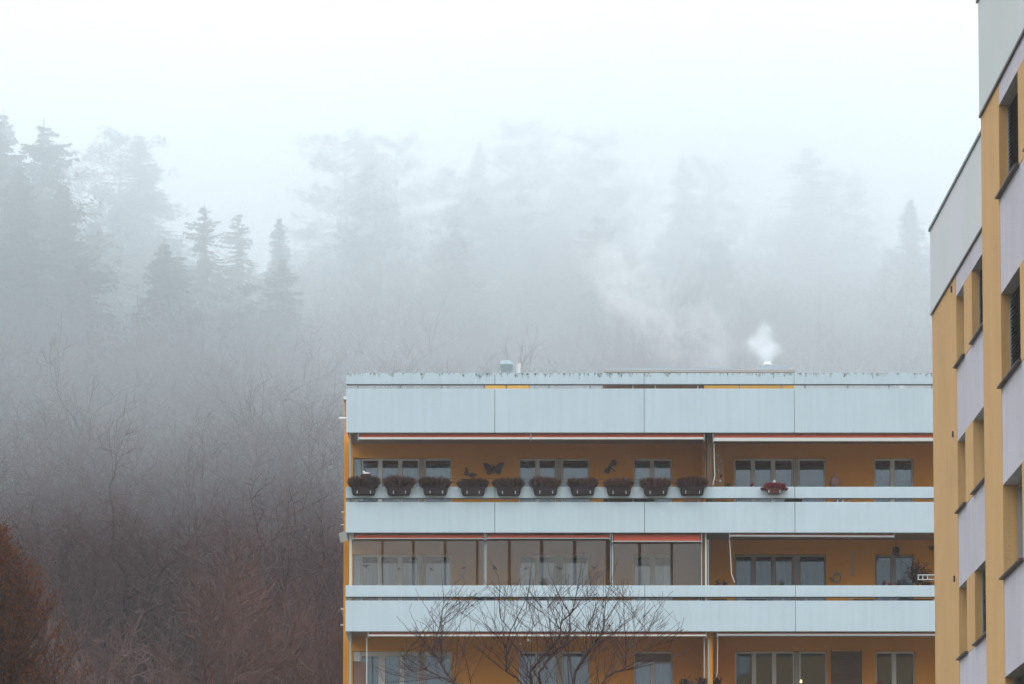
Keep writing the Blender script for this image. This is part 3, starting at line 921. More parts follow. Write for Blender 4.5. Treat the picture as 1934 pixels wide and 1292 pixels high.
# ------------------------------------------------------------------ wall ornaments
def pxpoly(pts, Y): return [(PX(x, Y), PZ(y, Y)) for x, y in pts]
YO = YW - 0.06
def zp(zx, zy, ox=630, oy=840, s=0.20124): return (ox + zx * s, oy + zy * s)
bl = [(1497, 218), (1470, 190), (1438, 174), (1404, 172), (1410, 200), (1424, 232), (1436, 250), (1440, 278), (1462, 284), (1484, 272), (1496, 250)]
br = [(1505, 218), (1532, 188), (1562, 172), (1599, 170), (1594, 200), (1576, 228), (1572, 262), (1560, 280), (1536, 276), (1514, 258), (1506, 246)]
e = empty("butterfly_ornament", (PX(932, YO), YO, PZ(886, YO)), "large dark metal butterfly with spread wings on the orange wall", "wall ornament")
for pts in (bl, br):
    MB().prism(pxpoly([zp(*q) for q in pts][::-1], YO), YO - 0.01, YO + 0.004).build("wing", "darkmetal", e)
MB().tube([(PX(932, YO), YO - .01, PZ(880, YO)), (PX(932, YO), YO - .015, PZ(886, YO)), (PX(932, YO), YO - .01, PZ(893.5, YO))], [0.02, 0.035, 0.012], 8, True).build("body", "darkmetal", e)
MB().tube([(PX(932, YO), YO - .01, PZ(881, YO)), (PX(929, YO), YO - .01, PZ(876, YO))], 0.006, 5).tube([(PX(932, YO), YO - .01, PZ(881, YO)), (PX(935, YO), YO - .01, PZ(876, YO))], 0.006, 5).build("feeler", "darkmetal", e)
e = empty("butterfly_ornament", (PX(888, YO), YO, PZ(892, YO)), "small tilted metal butterfly on the orange wall beside the first windows", "wall ornament")
w1_ = [(1244, 206), (1232, 226), (1236, 246), (1224, 262), (1228, 284), (1250, 290), (1270, 282), (1264, 262), (1262, 240), (1256, 222)]
w2_ = [(1262, 278), (1288, 264), (1318, 266), (1342, 278), (1336, 292), (1318, 300), (1288, 304), (1266, 296)]
for pts in (w1_, w2_):
    MB().prism(pxpoly([zp(*q) for q in pts][::-1], YO), YO - 0.01, YO + 0.004).build("wing", "darkmetal", e)
MB().tube([(PX(879, YO), YO - .015, PZ(893, YO)), (PX(888, YO), YO - .02, PZ(898, YO))], 0.02, 7, True).build("body", "darkmetal", e)
e = empty("dragonfly_ornament", (PX(1152, YO), YO, PZ(881, YO)), "dark metal dragonfly ornament on the orange wall between two windows", "wall ornament")
dz_ = lambda x, y: zp(x, y, 970, 840)
for pts in ([(905, 205), (908, 175), (924, 148), (942, 136), (956, 142), (970, 168), (966, 192), (940, 196), (915, 210)],
            [(898, 208), (870, 218), (856, 236), (846, 262), (872, 264), (884, 272), (904, 262), (910, 236), (908, 214)]):
    MB().prism(pxpoly([dz_(*q) for q in pts], YO), YO - 0.01, YO + 0.004).build("wing", "darkmetal", e)
q0, q1 = dz_(893, 196), dz_(955, 250)
MB().tube([(PX(q0[0], YO), YO - .015, PZ(q0[1], YO)), (PX(q1[0], YO), YO - .015, PZ(q1[1], YO))], [0.026, 0.014], 8, True).build("body", "darkmetal", e)

# ------------------------------------------------------------------ bird stickers on the enclosure glass
def bird(px_, py_, s, rot, flip, lb):
    Y = YG - 0.002
    base = [(-1.0, 0.15), (-0.55, 0.42), (-0.18, 0.20), (-0.08, 0.42), (0.04, 0.46), (0.10, 0.30), (0.45, 0.34), (1.0, 0.05), (0.5, 0.10), (0.12, 0.0), (0.02, -0.45), (-0.14, -0.62), (-0.16, -0.1), (-0.5, 0.12)]
    c, sn = math.cos(R(rot)), math.sin(R(rot))
    pts = []
    for x, y in base:
        x = -x if flip else x
        pts.append((PX(px_, Y) + (x * c - y * sn) * s, PZ(py_, Y) + (x * sn + y * c) * s))
    if not flip: pts = pts[::-1]
    tag(MB().prism(pts, Y - 0.003, Y).build("bird_sticker", "sticker"), lb, "sticker", "black bird stickers on the balcony glass")
bird(692, 1070, 0.125, 8, False, "wide winged black bird sticker on the first pane of balcony glass from the corner")
bird(754, 1074.5, 0.075, 70, False, "small black bird sticker in front of the first window's mullion")
bird(814.5, 1075.5, 0.085, -35, False, "black bird sticker in front of the single pane beside the beige panel")
bird(875.5, 1073.5, 0.075, 20, True, "small black bird sticker just above the green glass ornament")
bird(934, 1073, 0.115, -50, False, "black bird sticker right of the first glazing post, on bare orange wall")
bird(993, 1074.5, 0.08, 35, True, "small black bird sticker at the left pane of the second window group")
bird(1056, 1074, 0.115, -22, False, "large black bird sticker behind the twigs of the bare tree")
bird(1121, 1072.5, 0.085, -28, True, "black bird sticker right of the second window group near the glazing post")
e = MB()
for i in range(9):
    a = PX(874 + 2.2 * math.sin(i * 0.9) - (0 if i < 6 else -1.5), YG + .1); z = PZ(1077 + i * 2.0, YG)
    e.lathe(a, YG + 0.1, [(0.005, z - .02), (0.035 - 0.003 * abs(i - 4), z), (0.005, z + .02)], 7)
e.tube([(PX(876, YG + .1), YG + .1, PZ(1021, YG)), (PX(876, YG + .1), YG + .1, PZ(1077, YG))], 0.003, 4)
tag(e.build("glass_ornament", "teal"), "green glass string ornament hanging behind the balcony glass", "ornament")

# chairs with grey covers behind the glass
def chair(px_, Y, lb, w_=0.5, m="greycloth", grp=None, hback=0.95):
    z0 = SLABZ[1] - FLH + 0.2
    x = PX(px_, Y)
    e = empty("balcony_chair", (x, Y, z0), lb, "chair", grp)
    b = MB(); n = 8
    pts = [(x - w_ / 2, z0 + 0.45), (x - w_ / 2, z0 + hback - 0.12), (x - w_ * .3, z0 + hback), (x + w_ * .1, z0 + hback - 0.02), (x + w_ * .22, z0 + hback - 0.09), (x + w_ / 2, z0 + hback - 0.02), (x + w_ / 2, z0 + 0.45)]
    b.prism(pts, Y + 0.2, Y + 0.26); b.build("backrest", m, e, bevel=0.015)
    box("seat", m, e, x - w_ / 2, x + w_ / 2, Y - 0.22, Y + 0.2, z0 + 0.40, z0 + 0.46)
    for sx in (-1, 1):
        for sy in (-0.2, 0.23):
            MB().tube([(x + sx * (w_ / 2 - .03), Y + sy, z0), (x + sx * (w_ / 2 - .03), Y + sy, z0 + 0.4)], 0.015, 6).build("leg", "dark", e)
    return e
chair(911, YF + 1.2, "grey covered chair left of the glazing post on the glazed balcony", 0.5, hback=1.14)
chair(926, YF + 0.9, "grey covered chair just right of the glazing post, bare orange wall behind", 0.28, hback=1.10)

# grey pot plant behind the glass
def tuft(name, lb, px_, py0, py1, Y, wpx, m, cat="plant", n=180, seed=1, leaf=0.05, pot=None, grp=None, droop=0.2):
    """Pot with stems and leaves; foliage between pixel rows py0 (top) and py1, standing on the balcony floor or rail."""
    r_ = random.Random(seed)
    x = PX(px_, Y); zt, zb = PZ(py0, Y), PZ(py1, Y); W = wpx / F * Y
    e = empty(name, (x, Y, zb), lb, cat, grp)
    st = MB(); lf = MB()
    for i in range(max(5, n // 14)):
        a = r_.uniform(0, 2 * math.pi); rr = r_.uniform(0.15, 1) * W / 2
        hh = (zt - zb) * r_.uniform(0.5, 1.0) * (1 - 0.35 * rr / (W / 2))
        p0_ = Vector((x, Y, zb)); p2_ = Vector((x + rr * math.cos(a), Y + rr * 0.5 * math.sin(a), zb + hh))
        p1_ = (p0_ + p2_) / 2 + Vector((-rr * .2 * math.cos(a), 0, hh * 0.15))
        st.tube([p0_, p1_, p2_], [0.006, 0.005, 0.003], 3)
        for k in range(14):
            t = r_.uniform(0.25, 1)
            c = (p0_ * (1 - t) + p2_ * t) + Vector((r_.gauss(0, .03), r_.gauss(0, .03), r_.gauss(0, .02)))
            d = Vector((r_.gauss(0, 1), r_.gauss(0, 1), r_.gauss(0.2, 0.7))).normalized() * leaf * r_.uniform(.6, 1.2)
            s_ = d.cross(Vector((r_.gauss(0, 1), 1, 0.5))).normalized() * leaf * 0.3
            lf.quad(c, c + d * .5 + s_, c + d, c + d * .5 - s_)
    st.build("stems", "bark", e); lf.build("leaves", m, e)
    if pot:
        MB().lathe(x, Y, [(pot * .7, zb - pot * 1.5), (pot, zb), (pot * 1.05, zb), (pot * .9, zb)], 14).build("pot", "trough", e)
    return e
tuft("pot_plant", "grey green pot plant in front of the second window group behind the glass", 1028, 1087, 1112, YF + 0.9, 20, "green", n=260, seed=3, pot=.12)
# neighbour's middle balcony
tuft("pot_plant", "small dark plant just right of the cream screen post on the middle rail", 1355, 1092, 1108, YF + 0.35, 10, "brownplant", n=90, seed=4, pot=.07)
tuft("pot_plant", "low withered plant near the bent crank rod on the middle rail", 1368, 1091, 1108, YF + 0.4, 14, "brownplant", n=120, seed=5, pot=.09)
tuft("climbing_plant", "large dark tangled plant at the right end of the middle balcony", 1733, 1050, 1108, YF + 0.8, 62, "brownplant", n=1100, seed=6, leaf=.06, pot=.2)
tuft("pot_plant", "low bushy plant below the white bracket at the right end", 1748, 1096, 1110, YF + 0.35, 34, "brownplant", n=320, seed=7, pot=.1)
for i, (p_, h_, lb) in enumerate(((1668, 1094, "small reddish plant at the left of the right hand window"), (1681, 1097, "tiny reddish plant between two window plants"), (1697, 1092, "small dark green plant below the hanging basket"))):
    tuft("pot_plant", lb, p_, h_, 1109, YF + 0.4, 13, "redflower" if i == 1 else "brownplant", n=100, seed=20 + i, leaf=.04, pot=.07, grp="small plants on the middle rail at the right window")
e = empty("wall_basket", (PX(1692, YW - .3), YW - 0.3, PZ(1052, YW)), "dark hanging basket above the right window on the middle balcony", "hanging basket")
MB().lathe(PX(1692, YW - .3), YW - 0.3, [(0.03, PZ(1053, YW)), (0.09, PZ(1049, YW)), (0.1, PZ(1040, YW)), (0.07, PZ(1036.5, YW))], 12).build("basket", "dark", e)
MB().tube([(PX(1694, YW - .3), YW - .3, PZ(1050, YW)), (PX(1703, YW - .4), YW - .4, PZ(1064, YW)), (PX(1720, YW - .5), YW - .5, PZ(1078, YW))], 0.008, 5).tube([(PX(1692, YW - .3), YW - .3, PZ(1036, YW)), (PX(1692, YW - .3), YW - .3, SLABZ[1] + .085)], 0.004, 4).build("cable", "dark", e)
tuft("hanging_plant", "dark hanging plant under the ceiling beside the yellow tower's edge", 1760, 1026, 1040, YF + 0.8, 14, "brownplant", n=120, seed=9)
e = empty("plant_shelf", (PX(1748, YF + .6), YF + .6, PZ(1096, YF)), "white open shelf bracket among the plants at the right end", "shelf")
for yy_ in (1085.5, 1094):
    box("board", "white", e, PX(1732, YF + .6), PX(1768, YF + .6), YF + .55, YF + .8, PZ(yy_ + 1.5, YF + .6), PZ(yy_, YF + .6))
for p_ in (1732.5, 1741, 1750):
    box("upright", "white", e, PX(p_, YF + .6), PX(p_ + 1.6, YF + .6), YF + .56, YF + .6, PZ(1094, YF + .6), PZ(1087.1, YF + .6))
tuft("pot_plant", "leafy green plant standing on the sill of the long window, middle right balcony", 1476, 1094, 1109, YF + 0.5, 16, "green", n=130, seed=61, leaf=.045, pot=.08)
tuft("pot_plant", "low green plant at the left end of the top right balcony", 1376, 911, 922, YF + 0.5, 16, "green", n=120, seed=62, leaf=.045, pot=.08)
tuft("pot_plant", "small dark plant beside the crimson heather box", 1421, 906, 922, YF + 0.5, 9, "redflower", n=70, seed=63, leaf=.04, pot=.06)
# wreath on the wall
e = empty("wreath", (PX(1580, YO), YO, PZ(1092, YO)), "round wreath of pale flowers on the orange wall of the middle balcony", "wreath")
tw = MB(); fl = MB(); r_ = random.Random(5)
for i in range(26):
    a0 = r_.uniform(0, 6.28); pts = []
    for k in range(6):
        a = a0 + k * 0.25; rr = 0.105 + r_.uniform(-.015, .015)
        pts.append((PX(1580, YO) + rr * math.cos(a), YO - r_.uniform(0, .03), PZ(1091.5, YO) + rr * 1.15 * math.sin(a)))
    tw.tube(pts, 0.006, 4)
for i in range(11):
    a = i / 11 * 6.28; x = PX(1580, YO) + .115 * math.cos(a); z = PZ(1091.5, YO) + .13 * math.sin(a)
    fl.lathe(x, YO - .05, [(0.004, z - .026), (0.028, z - .01), (0.03, z + .01), (0.004, z + .026)], 7)
for i in range(14):
    a = r_.uniform(1.5, 4.2); x = PX(1580, YO) + .12 * math.cos(a); z = PZ(1091.5, YO) + .13 * math.sin(a)
    tw.tube([(x, YO - .02, z), (x + .13 * math.cos(a), YO - .03, z + .06 * math.sin(a) + .03)], 0.004, 3)
tw.build("twigs", "bark", e); fl.build("blossoms", "beige", e)

# pink globe beside the long window of the top right flat
e = empty("paper_globe", (PX(1577, YW - .4), YW - .4, PZ(919, YW)), "pale pink globe lamp with a knob standing by the orange wall", "lamp")
gx, gy, gz = PX(1577, YW - .4), YW - .4, PZ(909.5, YW - .4)
prof = [(max(0.004, 0.155 * math.sin(math.pi * k / 14)), gz - 0.155 * math.cos(math.pi * k / 14)) for k in range(15)]
MB().lathe(gx, gy, prof, 24).build("globe", "pink", e, smooth=True)
MB().lathe(gx, gy, [(0.012, gz + .15), (0.02, gz + .2), (0.012, gz + .22), (0.02, gz + .26), (0.004, gz + .29)], 8).build("knob", "pink", e)
MB().lathe(gx, gy, [(0.12, SLABZ[0] - FLH + .2), (0.03, SLABZ[0] - FLH + .24), (0.03, gz - .15)], 12).build("stand", "dark", e)

# wire rack with ornaments next to the party screen
e = empty("wire_rack", (PX(1355, YF + .9), YF + .9, SLABZ[0] - FLH + .2), "tall white wire rack with small ornaments beside the party screen", "rack")
rk = MB(); yr_ = YF + 0.9
for i in range(8):
    p_ = 1341.5 + i * 3.6
    rk.tube([(PX(p_, yr_), yr_, PZ(930, yr_)), (PX(p_, yr_), yr_, PZ(845, yr_))], 0.007, 4)
for i in range(13):
    y_ = 845 + i * 6.8
    rk.tube([(PX(1341.5, yr_), yr_, PZ(y_, yr_)), (PX(1366.7, yr_), yr_, PZ(y_, yr_))], 0.006, 4)
rk.build("wire_grid", "beige", e)
r_ = random.Random(12)
for i, (p_, y_, m__, s_) in enumerate(((1352, 908, "pink", .05), (1345, 911, "pink", .035), (1360, 909, "cream", .04), (1357, 890, "beige", .035), (1361, 872, "greybar", .03), (1356, 862, "beige", .03), (1349, 897, "wood", .03), (1363, 899, "green", .04))):
    z = PZ(y_, yr_)
    MB().lathe(PX(p_, yr_), yr_ - .05, [(s_ * .4, z - s_), (s_, z - s_ * .3), (s_ * .8, z + s_ * .4), (s_ * .2, z + s_)], 9).build("ornament", m__, e)
# things showing in the slot between rail and parapet of the top balcony
z0 = SLABZ[0] - FLH + 0.2
def table(name, lb, pa, pb, Y, m, h_=None, k=0):
    z0 = SLABZ[k] - FLH + 0.2
    zt = PZ(942.6 + 186.2 * k, Y) if h_ is None else z0 + h_
    e = empty(name, (PX((pa + pb) / 2, Y), Y, z0), lb, "table")
    box("tabletop", m, e, PX(pa, Y), PX(pb, Y), Y - .3, Y + .3, zt - .035, zt, bevel=0.01)
    for a in (pa + 6, pb - 6):
        for s_ in (-.24, .24):
            box("leg", m, e, PX(a, Y) - .02, PX(a, Y) + .02, Y + s_ - .02, Y + s_ + .02, z0, zt - .035)
    return e
table("garden_table", "long dark garden table glimpsed under the rail of the top balcony", 1140, 1238, YF + 0.9, "dark")
table("side_table", "small pale table glimpsed under the rail at the right flat", 1575, 1597, YF + 1.0, "white")
table("garden_table", "dark bench-like table glimpsed below the rail joint at the right flat", 1483, 1516, YF + 0.8, "dark")
def stool(lb, px_, k, m, w_=.4, Y=YF + .7):
    z0 = SLABZ[k] - FLH + 0.2; x = PX(px_, Y); zt = PZ(943.5 + 186.2 * k, Y)
    e = empty("folding_chair", (x, Y, z0), lb, "chair")
    box("backrest", m, e, x - w_ / 2, x + w_ / 2, Y + .2, Y + .23, zt - .32, zt)
    box("seat", m, e, x - w_ / 2, x + w_ / 2, Y - .2, Y + .19, z0 + .40, z0 + .44)
    for sx in (-1, 1):
        MB().tube([(x + sx * (w_ / 2 - .02), Y - .18, z0), (x + sx * (w_ / 2 - .02), Y + .21, zt)], 0.014, 5).build("leg", m, e)
        MB().tube([(x + sx * (w_ / 2 - .045), Y + .2, z0), (x + sx * (w_ / 2 - .045), Y - .15, z0 + .4)], 0.014, 5).build("leg", m, e)
stool("grey brown chair back glimpsed below the first heather box", 690, 0, "greycloth", .5)
stool("dark chair back glimpsed below the rightmost heather boxes", 1306, 0, "brown", .5)
stool("brown chair back glimpsed right of the party screen on the top balcony", 1358, 0, "brown", .5)
stool("dark chair back glimpsed under the middle rail near the crank rod", 1357, 1, "dark", .5)
stool("dark chair back glimpsed under the middle rail at the long window", 1428, 1, "dark", .6)
stool("dark chair back glimpsed under the middle rail beside the yellow wall strip", 1632, 1, "dark", .6)
stool("dark box-like chair back glimpsed at the right end under the middle rail", 1728, 1, "dark", 1.0)
stool("brown chair glimpsed under the glazed balcony's rail", 1100, 1, "brown", .7)
# lowest balcony: plants and candle
for i, (p_, y_, lb) in enumerate(((1296, 1272, "left dark leafy plant on the lowest balcony by the crank rod"), (1322, 1274, "right dark leafy plant on the lowest balcony, next to the rod"), (1352, 1276, "plant with curled stem right of the lowest screen post"))):
    tuft("pot_plant", lb, p_, y_, 1300, YF + .5, 24, "brownplant", n=220, seed=40 + i, leaf=.08, pot=.1)
tuft("pot_plant", "small flowering plant at the lowest right window", 1656, 1284, 1300, YF + .4, 22, "redflower", n=160, seed=45, leaf=.05, pot=.1)
e = empty("candle_lamp", (PX(1511, YF + 1), YF + 1, PZ(1292, YF + 1)), "tiny lit warm lamp in the lowest right flat's window", "lamp")
MB().lathe(PX(1511, YF + 1), YF + 1, [(0.01, PZ(1290, YF + 1)), (0.035, PZ(1288.5, YF + 1)), (0.025, PZ(1285, YF + 1)), (0.005, PZ(1283.5, YF + 1))], 8).build("flame", "glow", e)
MB().lathe(PX(1511, YF + 1), YF + 1, [(0.04, SLABZ[2] - FLH + .2), (0.04, PZ(1290.2, YF + 1))], 10).build("stand", "dark", e)

# ------------------------------------------------------------------ yellow tower on the right (seen at a grazing angle)
KT = 1.012
TH = math.atan(0.0117 * KT)
TX, TY = (7.77 - 0.0117 * 52) * KT + 0.055, 52.0
tower = empty("yellow_tower_block", (TX, TY, 0), "ochre and lavender apartment tower cut off by the right edge of the photo", "apartment building")
tower.rotation_euler = (0, 0, TH)
def sn(px_): return 7.77 / ((px_ - 967) / F + 0.0117) - TY     # near block face, distance along local y
def sf(px_): return 9.307 / ((px_ - 967) / F + 0.0117) - TY    # far block face
DF = (9.307 - 7.77) * KT
def tbox(name, m, x0_, x1_, y0, y1, z0_, z1_, parent=None, bevel=0.0):
    o = bpy.data.objects.new(name, MB().box(x0_, x1_, y0, y1, z0_, z1_).mesh(name, m))
    COL.objects.link(o); o.parent = parent or tower
    if bevel:
        b = o.modifiers.new("bevel", 'BEVEL'); b.width = bevel; b.segments = 2
    return o
def tmb(mb, name, m, parent=None):
    o = bpy.data.objects.new(name, mb.mesh(name, m)); COL.objects.link(o); o.parent = parent or tower; return o
TFL = 2.8
zn_s = PZ(371.4, TY + sn(1886)); zn_t = PZ(199.3, TY + sn(1886)); zn_p = PZ(208, TY + sn(1857))
zf_s = PZ(690.5, TY + sf(1804)); zf_t = PZ(558, TY + sf(1804)); zf_p = PZ(591, TY + sf(1758))
TFLN = (PZ(371.4, TY + sn(1886)) - PZ(1091, TY + sn(1886))) / 2
TFLF = (PZ(690.5, TY + sf(1804)) - PZ(1243, TY + sf(1804))) / 2
zn_roof = PZ(2, TY + sn(1853)); zf_roof = PZ(436, TY + sf(1757.5))
# opaque cores
WD = 0.36        # wall depth in front of the core
def tower_face(d, s_near, s_far, pil, wins, zs, zt_0, fl, zpanel, zroof_, fac):
    """d: depth offset of the face; pil: [(s0, s1)] ochre piers; wins: [(s_near, s_far)] openings; the rest is lavender."""
    tbox("core_wall", "treveal", d + WD, d + 12, s_near, s_far, 0, zroof_ - 0.05)
    for a, b in pil:
        tbox("pier", "tyellow", d - 0.004, d + WD - .001, a, b, 0, zpanel - 0.003)
    levels = []
    k = 0
    while True:
        zs_k, zt_k = zs - k * fl, zt_0 - k * fl
        if zs_k < 0.8: break
        levels.append((zs_k, zt_k)); k += 1
    return levels
# --- near block
n_far, n_near = sn(1852), sn(1852) - 24
npil = [(sn(1886), n_far)]
nwins = []
s = sn(1886)
while s - 1.9 > n_near + 2:
    nwins.append((s - 1.92, s)); s -= 1.92
    npil.append((s - 0.85, s)); s -= 0.85
lv = tower_face(0, n_near, n_far, [npil[0]], nwins, zn_s, zn_t, TFLN, zn_p, zn_roof, 1)
def strips(d, s0, s1, lv, zpanel):
    """lavender spandrels between window rows, one panel per storey"""
    top = zpanel - 0.003
    for zs_k, zt_k in lv:
        tbox("spandrel", "tpanel", d, d + WD - .002, s0, s1, zt_k, top)
        top = zs_k - 0.03
    tbox("spandrel", "tpanel", d, d + WD - .002, s0, s1, 0, top)
strips(0, n_near, sn(1886) - .002, lv, zn_p)
def tower_window(d, a, b, zs_k, zt_k, k, blind):
    z0_, z1_ = zs_k, zt_k
    # frame set 0.2 back
    f_ = MB(); dd_ = d + 0.21
    f_.box(dd_, dd_ + .06, a + .002, a + .07, z0_, z1_).box(dd_, dd_ + .06, b - .07, b - .002, z0_, z1_).box(dd_, dd_ + .06, a + .07, b - .07, z1_ - .07, z1_ - .002).box(dd_, dd_ + .06, a + .07, b - .07, z0_, z0_ + .07)
    mid = (a + b) / 2
    if b - a > 1.5: f_.box(dd_, dd_ + .06, mid - .04, mid + .04, z0_ + .07, z1_ - .07)
    fo = tmb(f_, "window", "framedark")
    g_ = MB(); g_.quad((dd_ + .03, a + .07, z0_ + .07), (dd_ + .03, b - .07, z0_ + .07), (dd_ + .03, b - .07, z1_ - .07), (dd_ + .03, a + .07, z1_ - .07))
    tmb(g_, "pane", "pane_dark", fo)
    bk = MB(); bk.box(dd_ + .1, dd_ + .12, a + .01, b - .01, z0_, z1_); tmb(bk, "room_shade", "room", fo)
    if blind:
        bl_ = MB(); z = z1_ - .03
        while z > z0_ + .05:
            # tilted slats of an outside venetian blind
            i = len(bl_.v)
            bl_.v += [(d + .13, a + .03, z - .045), (d + .13, b - .03, z - .045), (d + .195, b - .03, z), (d + .195, a + .03, z), (d + .13, a + .03, z - .049), (d + .13, b - .03, z - .049), (d + .195, b - .03, z - .004), (d + .195, a + .03, z - .004)]
            bl_.f += [(i, i + 1, i + 2, i + 3), (i + 7, i + 6, i + 5, i + 4), (i, i + 4, i + 5, i + 1), (i + 2, i + 6, i + 7, i + 3)]
            z -= .062
        tmb(bl_, "venetian_blind", "blind", fo)
        for ga, gb in ((b - .028, b - .004), (a + .004, a + .028)):
            tmb(MB().box(d + .12, d + .205, ga, gb, z0_, z1_ - .002), "blind_guide", "greybar", fo)
    si = MB()
    si.v += [(d - .07, a - .06, z0_ - .028), (d - .07, b + .06, z0_ - .028), (d + .205, b + .06, z0_ - .028), (d + .205, a - .06, z0_ - .028), (d - .07, a - .06, z0_ - .001), (d - .07, b + .06, z0_ - .001), (d + .205, b + .06, z0_ + .03), (d + .205, a - .06, z0_ + .03)]
    si.f += [(0, 3, 2, 1), (4, 5, 6, 7), (0, 1, 5, 4), (1, 2, 6, 5), (2, 3, 7, 6), (3, 0, 4, 7)]
    tmb(si, "sill", "tsill", fo)
    # ochre reveals on both jambs and lavender soffit
    rv = MB(); rv.box(d + .004, d + .209, b + .001, b + .012, z0_ + .03, z1_).box(d + .004, d + .209, a - .012, a - .001, z0_ + .03, z1_)
    return fo
for i, (a, b) in enumerate(nwins[:5]):
    for k, (zs_k, zt_k) in enumerate(lv[:5]):
        tower_window(0, a, b, zs_k, zt_k, k, (k in (0, 1, 3) and i == 0) or (i > 0 and (i + k) % 2))
for j, (a, b) in enumerate(npil[1:6]):
    for k, (zs_k, zt_k) in enumerate(lv[:5]):
        tbox("window_pier", "tyellow", -.006, WD - .003, a + .001, b - .001, zs_k - .03, zt_k)
# parts of window row beyond modelled windows: closed
if len(nwins) > 5:
    for k, (zs_k, zt_k) in enumerate(lv[:5]):
        tbox("window_pier", "tyellow", 0, WD - .003, n_near, nwins[4][0] - .86, zs_k - .03, zt_k)
for k, (zs_k, zt_k) in enumerate(lv[5:]):
    tbox("window_pier", "tyellow", 0, WD - .003, n_near, sn(1886) - .003, zs_k - .03, zt_k)
# --- far block
f_far, f_near = sf(1757.5), n_far - 0.2
lvf = tower_face(DF, f_near, f_far, [(sf(1803), f_far)], [], zf_s, zf_t, TFLF, zf_p, zf_roof, 1)
strips(DF, f_near, sf(1803) - .002, lvf, zf_p)
wa = (sf(1818), sf(1803)); wb_ = (sf(1833) - 1.9, sf(1833))
for k, (zs_k, zt_k) in enumerate(lvf[:5]):
    tower_window(DF, wa[0], wa[1], zs_k, zt_k, k, False)
    tower_window(DF, wb_[0], wb_[1], zs_k, zt_k, k, k != 1)
    tbox("window_pier", "tyellow", DF - .006, DF + WD - .003, wb_[1] + .001, wa[0] - .001, zs_k - .03, zt_k)
    tbox("window_pier", "tyellow", DF, DF + WD - .003, f_near, wb_[0] - .001, zs_k - .03, zt_k)
for k, (zs_k, zt_k) in enumerate(lvf[5:]):
    tbox("window_pier", "tyellow", DF, DF + WD - .003, f_near, sf(1803) - .003, zs_k - .03, zt_k)
# parapet panels, proud of the face, with dark drip edge and metal roof edge
for d, s0, s1, zp_, zr_ in ((0, n_near, n_far + .03, zn_p, zn_roof), (DF, f_near, f_far + .03, zf_p, zf_roof)):
    nseg = 6 if d == 0 else 2
    for q in range(nseg):
        a = s1 - (q + 1) * (s1 - s0) / nseg; b = s1 - q * (s1 - s0) / nseg
        tbox("parapet_panel", "tparapet", d - .025, d + WD - .003, a + .004, b - .004, zp_, zr_)
    tbox("drip_edge", "tsill", d - .035, d - .006, s0, s1 - .01, zp_ - .045, zp_ - .002)
    tbox("roof_edge", "tlead", d - .055, d + .4, s0, s1 + .05, zr_ + .002, zr_ + .06)
    tbox("roof_deck", "roofing", d + .4, d + 12, s0 + .02, s1 - .02, zr_ - .2, zr_ - .02)
    tbox("end_wall", "tyellow", d + WD, d + 12.02, s1 - .12, s1 - .015, 0, zr_ - .002)
# small vents on the far pier
for y_ in (546, 820, 1093):
    ss = sf(1795.5); z = PZ(y_, TY + ss)
    tbox("vent_grille", "blind", DF - .03, DF - .005, ss - .04, ss + .04, z - .055, z + .055)

# ------------------------------------------------------------------ trees
def branchy(out_thick, out_thin, p, d, L, r_, lvl, maxl, rg, up=0.12, wob=0.25, spread=0.6, thin_lvl=2, nseg=None, twigw=0.012, child=(3, 5), taper=0.55):
    ns = nseg or (5 if lvl == 0 else 3)
    pts = [Vector(p)]; rads = [r_]
    dd_ = Vector(d).normalized()
    for k in range(ns):
        dd_ = (dd_ + Vector((rg.gauss(0, wob), rg.gauss(0, wob), rg.gauss(0, wob * .6))) * 0.5 + Vector((0, 0, up))).normalized()
        pts.append(pts[-1] + dd_ * (L / ns))
        rads.append(r_ * (1 - (1 - taper) * (k + 1) / ns))
    if lvl >= thin_lvl:
        if lvl == maxl:
            # twig as a flat blade pair
            side = dd_.cross(Vector((rg.gauss(0, 1), rg.gauss(0, 1), rg.gauss(0, 1)))).normalized() * twigw
            a, b, c = pts[0], pts[len(pts) // 2], pts[-1]
            out_thin.quad(a - side, a + side, b + side * .8, b - side * .8)
            out_thin.tri(b - side * .8, b + side * .8, c)
            return
        out_thin.tube(pts, rads, 3)
    else:
        out_thick.tube(pts, rads, 6 if lvl == 0 else 4)
    if lvl < maxl:
        nchild = rg.randint(*child)
        for c in range(nchild):
            t = rg.uniform(0.35 if lvl == 0 else 0.2, 1.0) if c else 1.0
            i = min(int(t * ns), ns - 1); f_ = t * ns - i
            q = pts[i].lerp(pts[i + 1], f_)
            bd = (pts[i + 1] - pts[i]).normalized()
            ax = bd.orthogonal().normalized()
            ang = rg.uniform(0, 2 * math.pi)
            ax = (ax * math.cos(ang) + bd.cross(ax) * math.sin(ang))
            sp_ = spread * rg.uniform(0.5, 1.2) * (0.5 if c == 0 else 1)
            nd = (bd * math.cos(sp_) + ax * math.sin(sp_)).normalized()
            branchy(out_thick, out_thin, q, nd, L * rg.uniform(0.55, 0.8), max(rads[i] * 0.62 * (1 if c else 1.2), twigw), lvl + 1, maxl, rg, up, wob, spread, thin_lvl, None, twigw, child, taper)

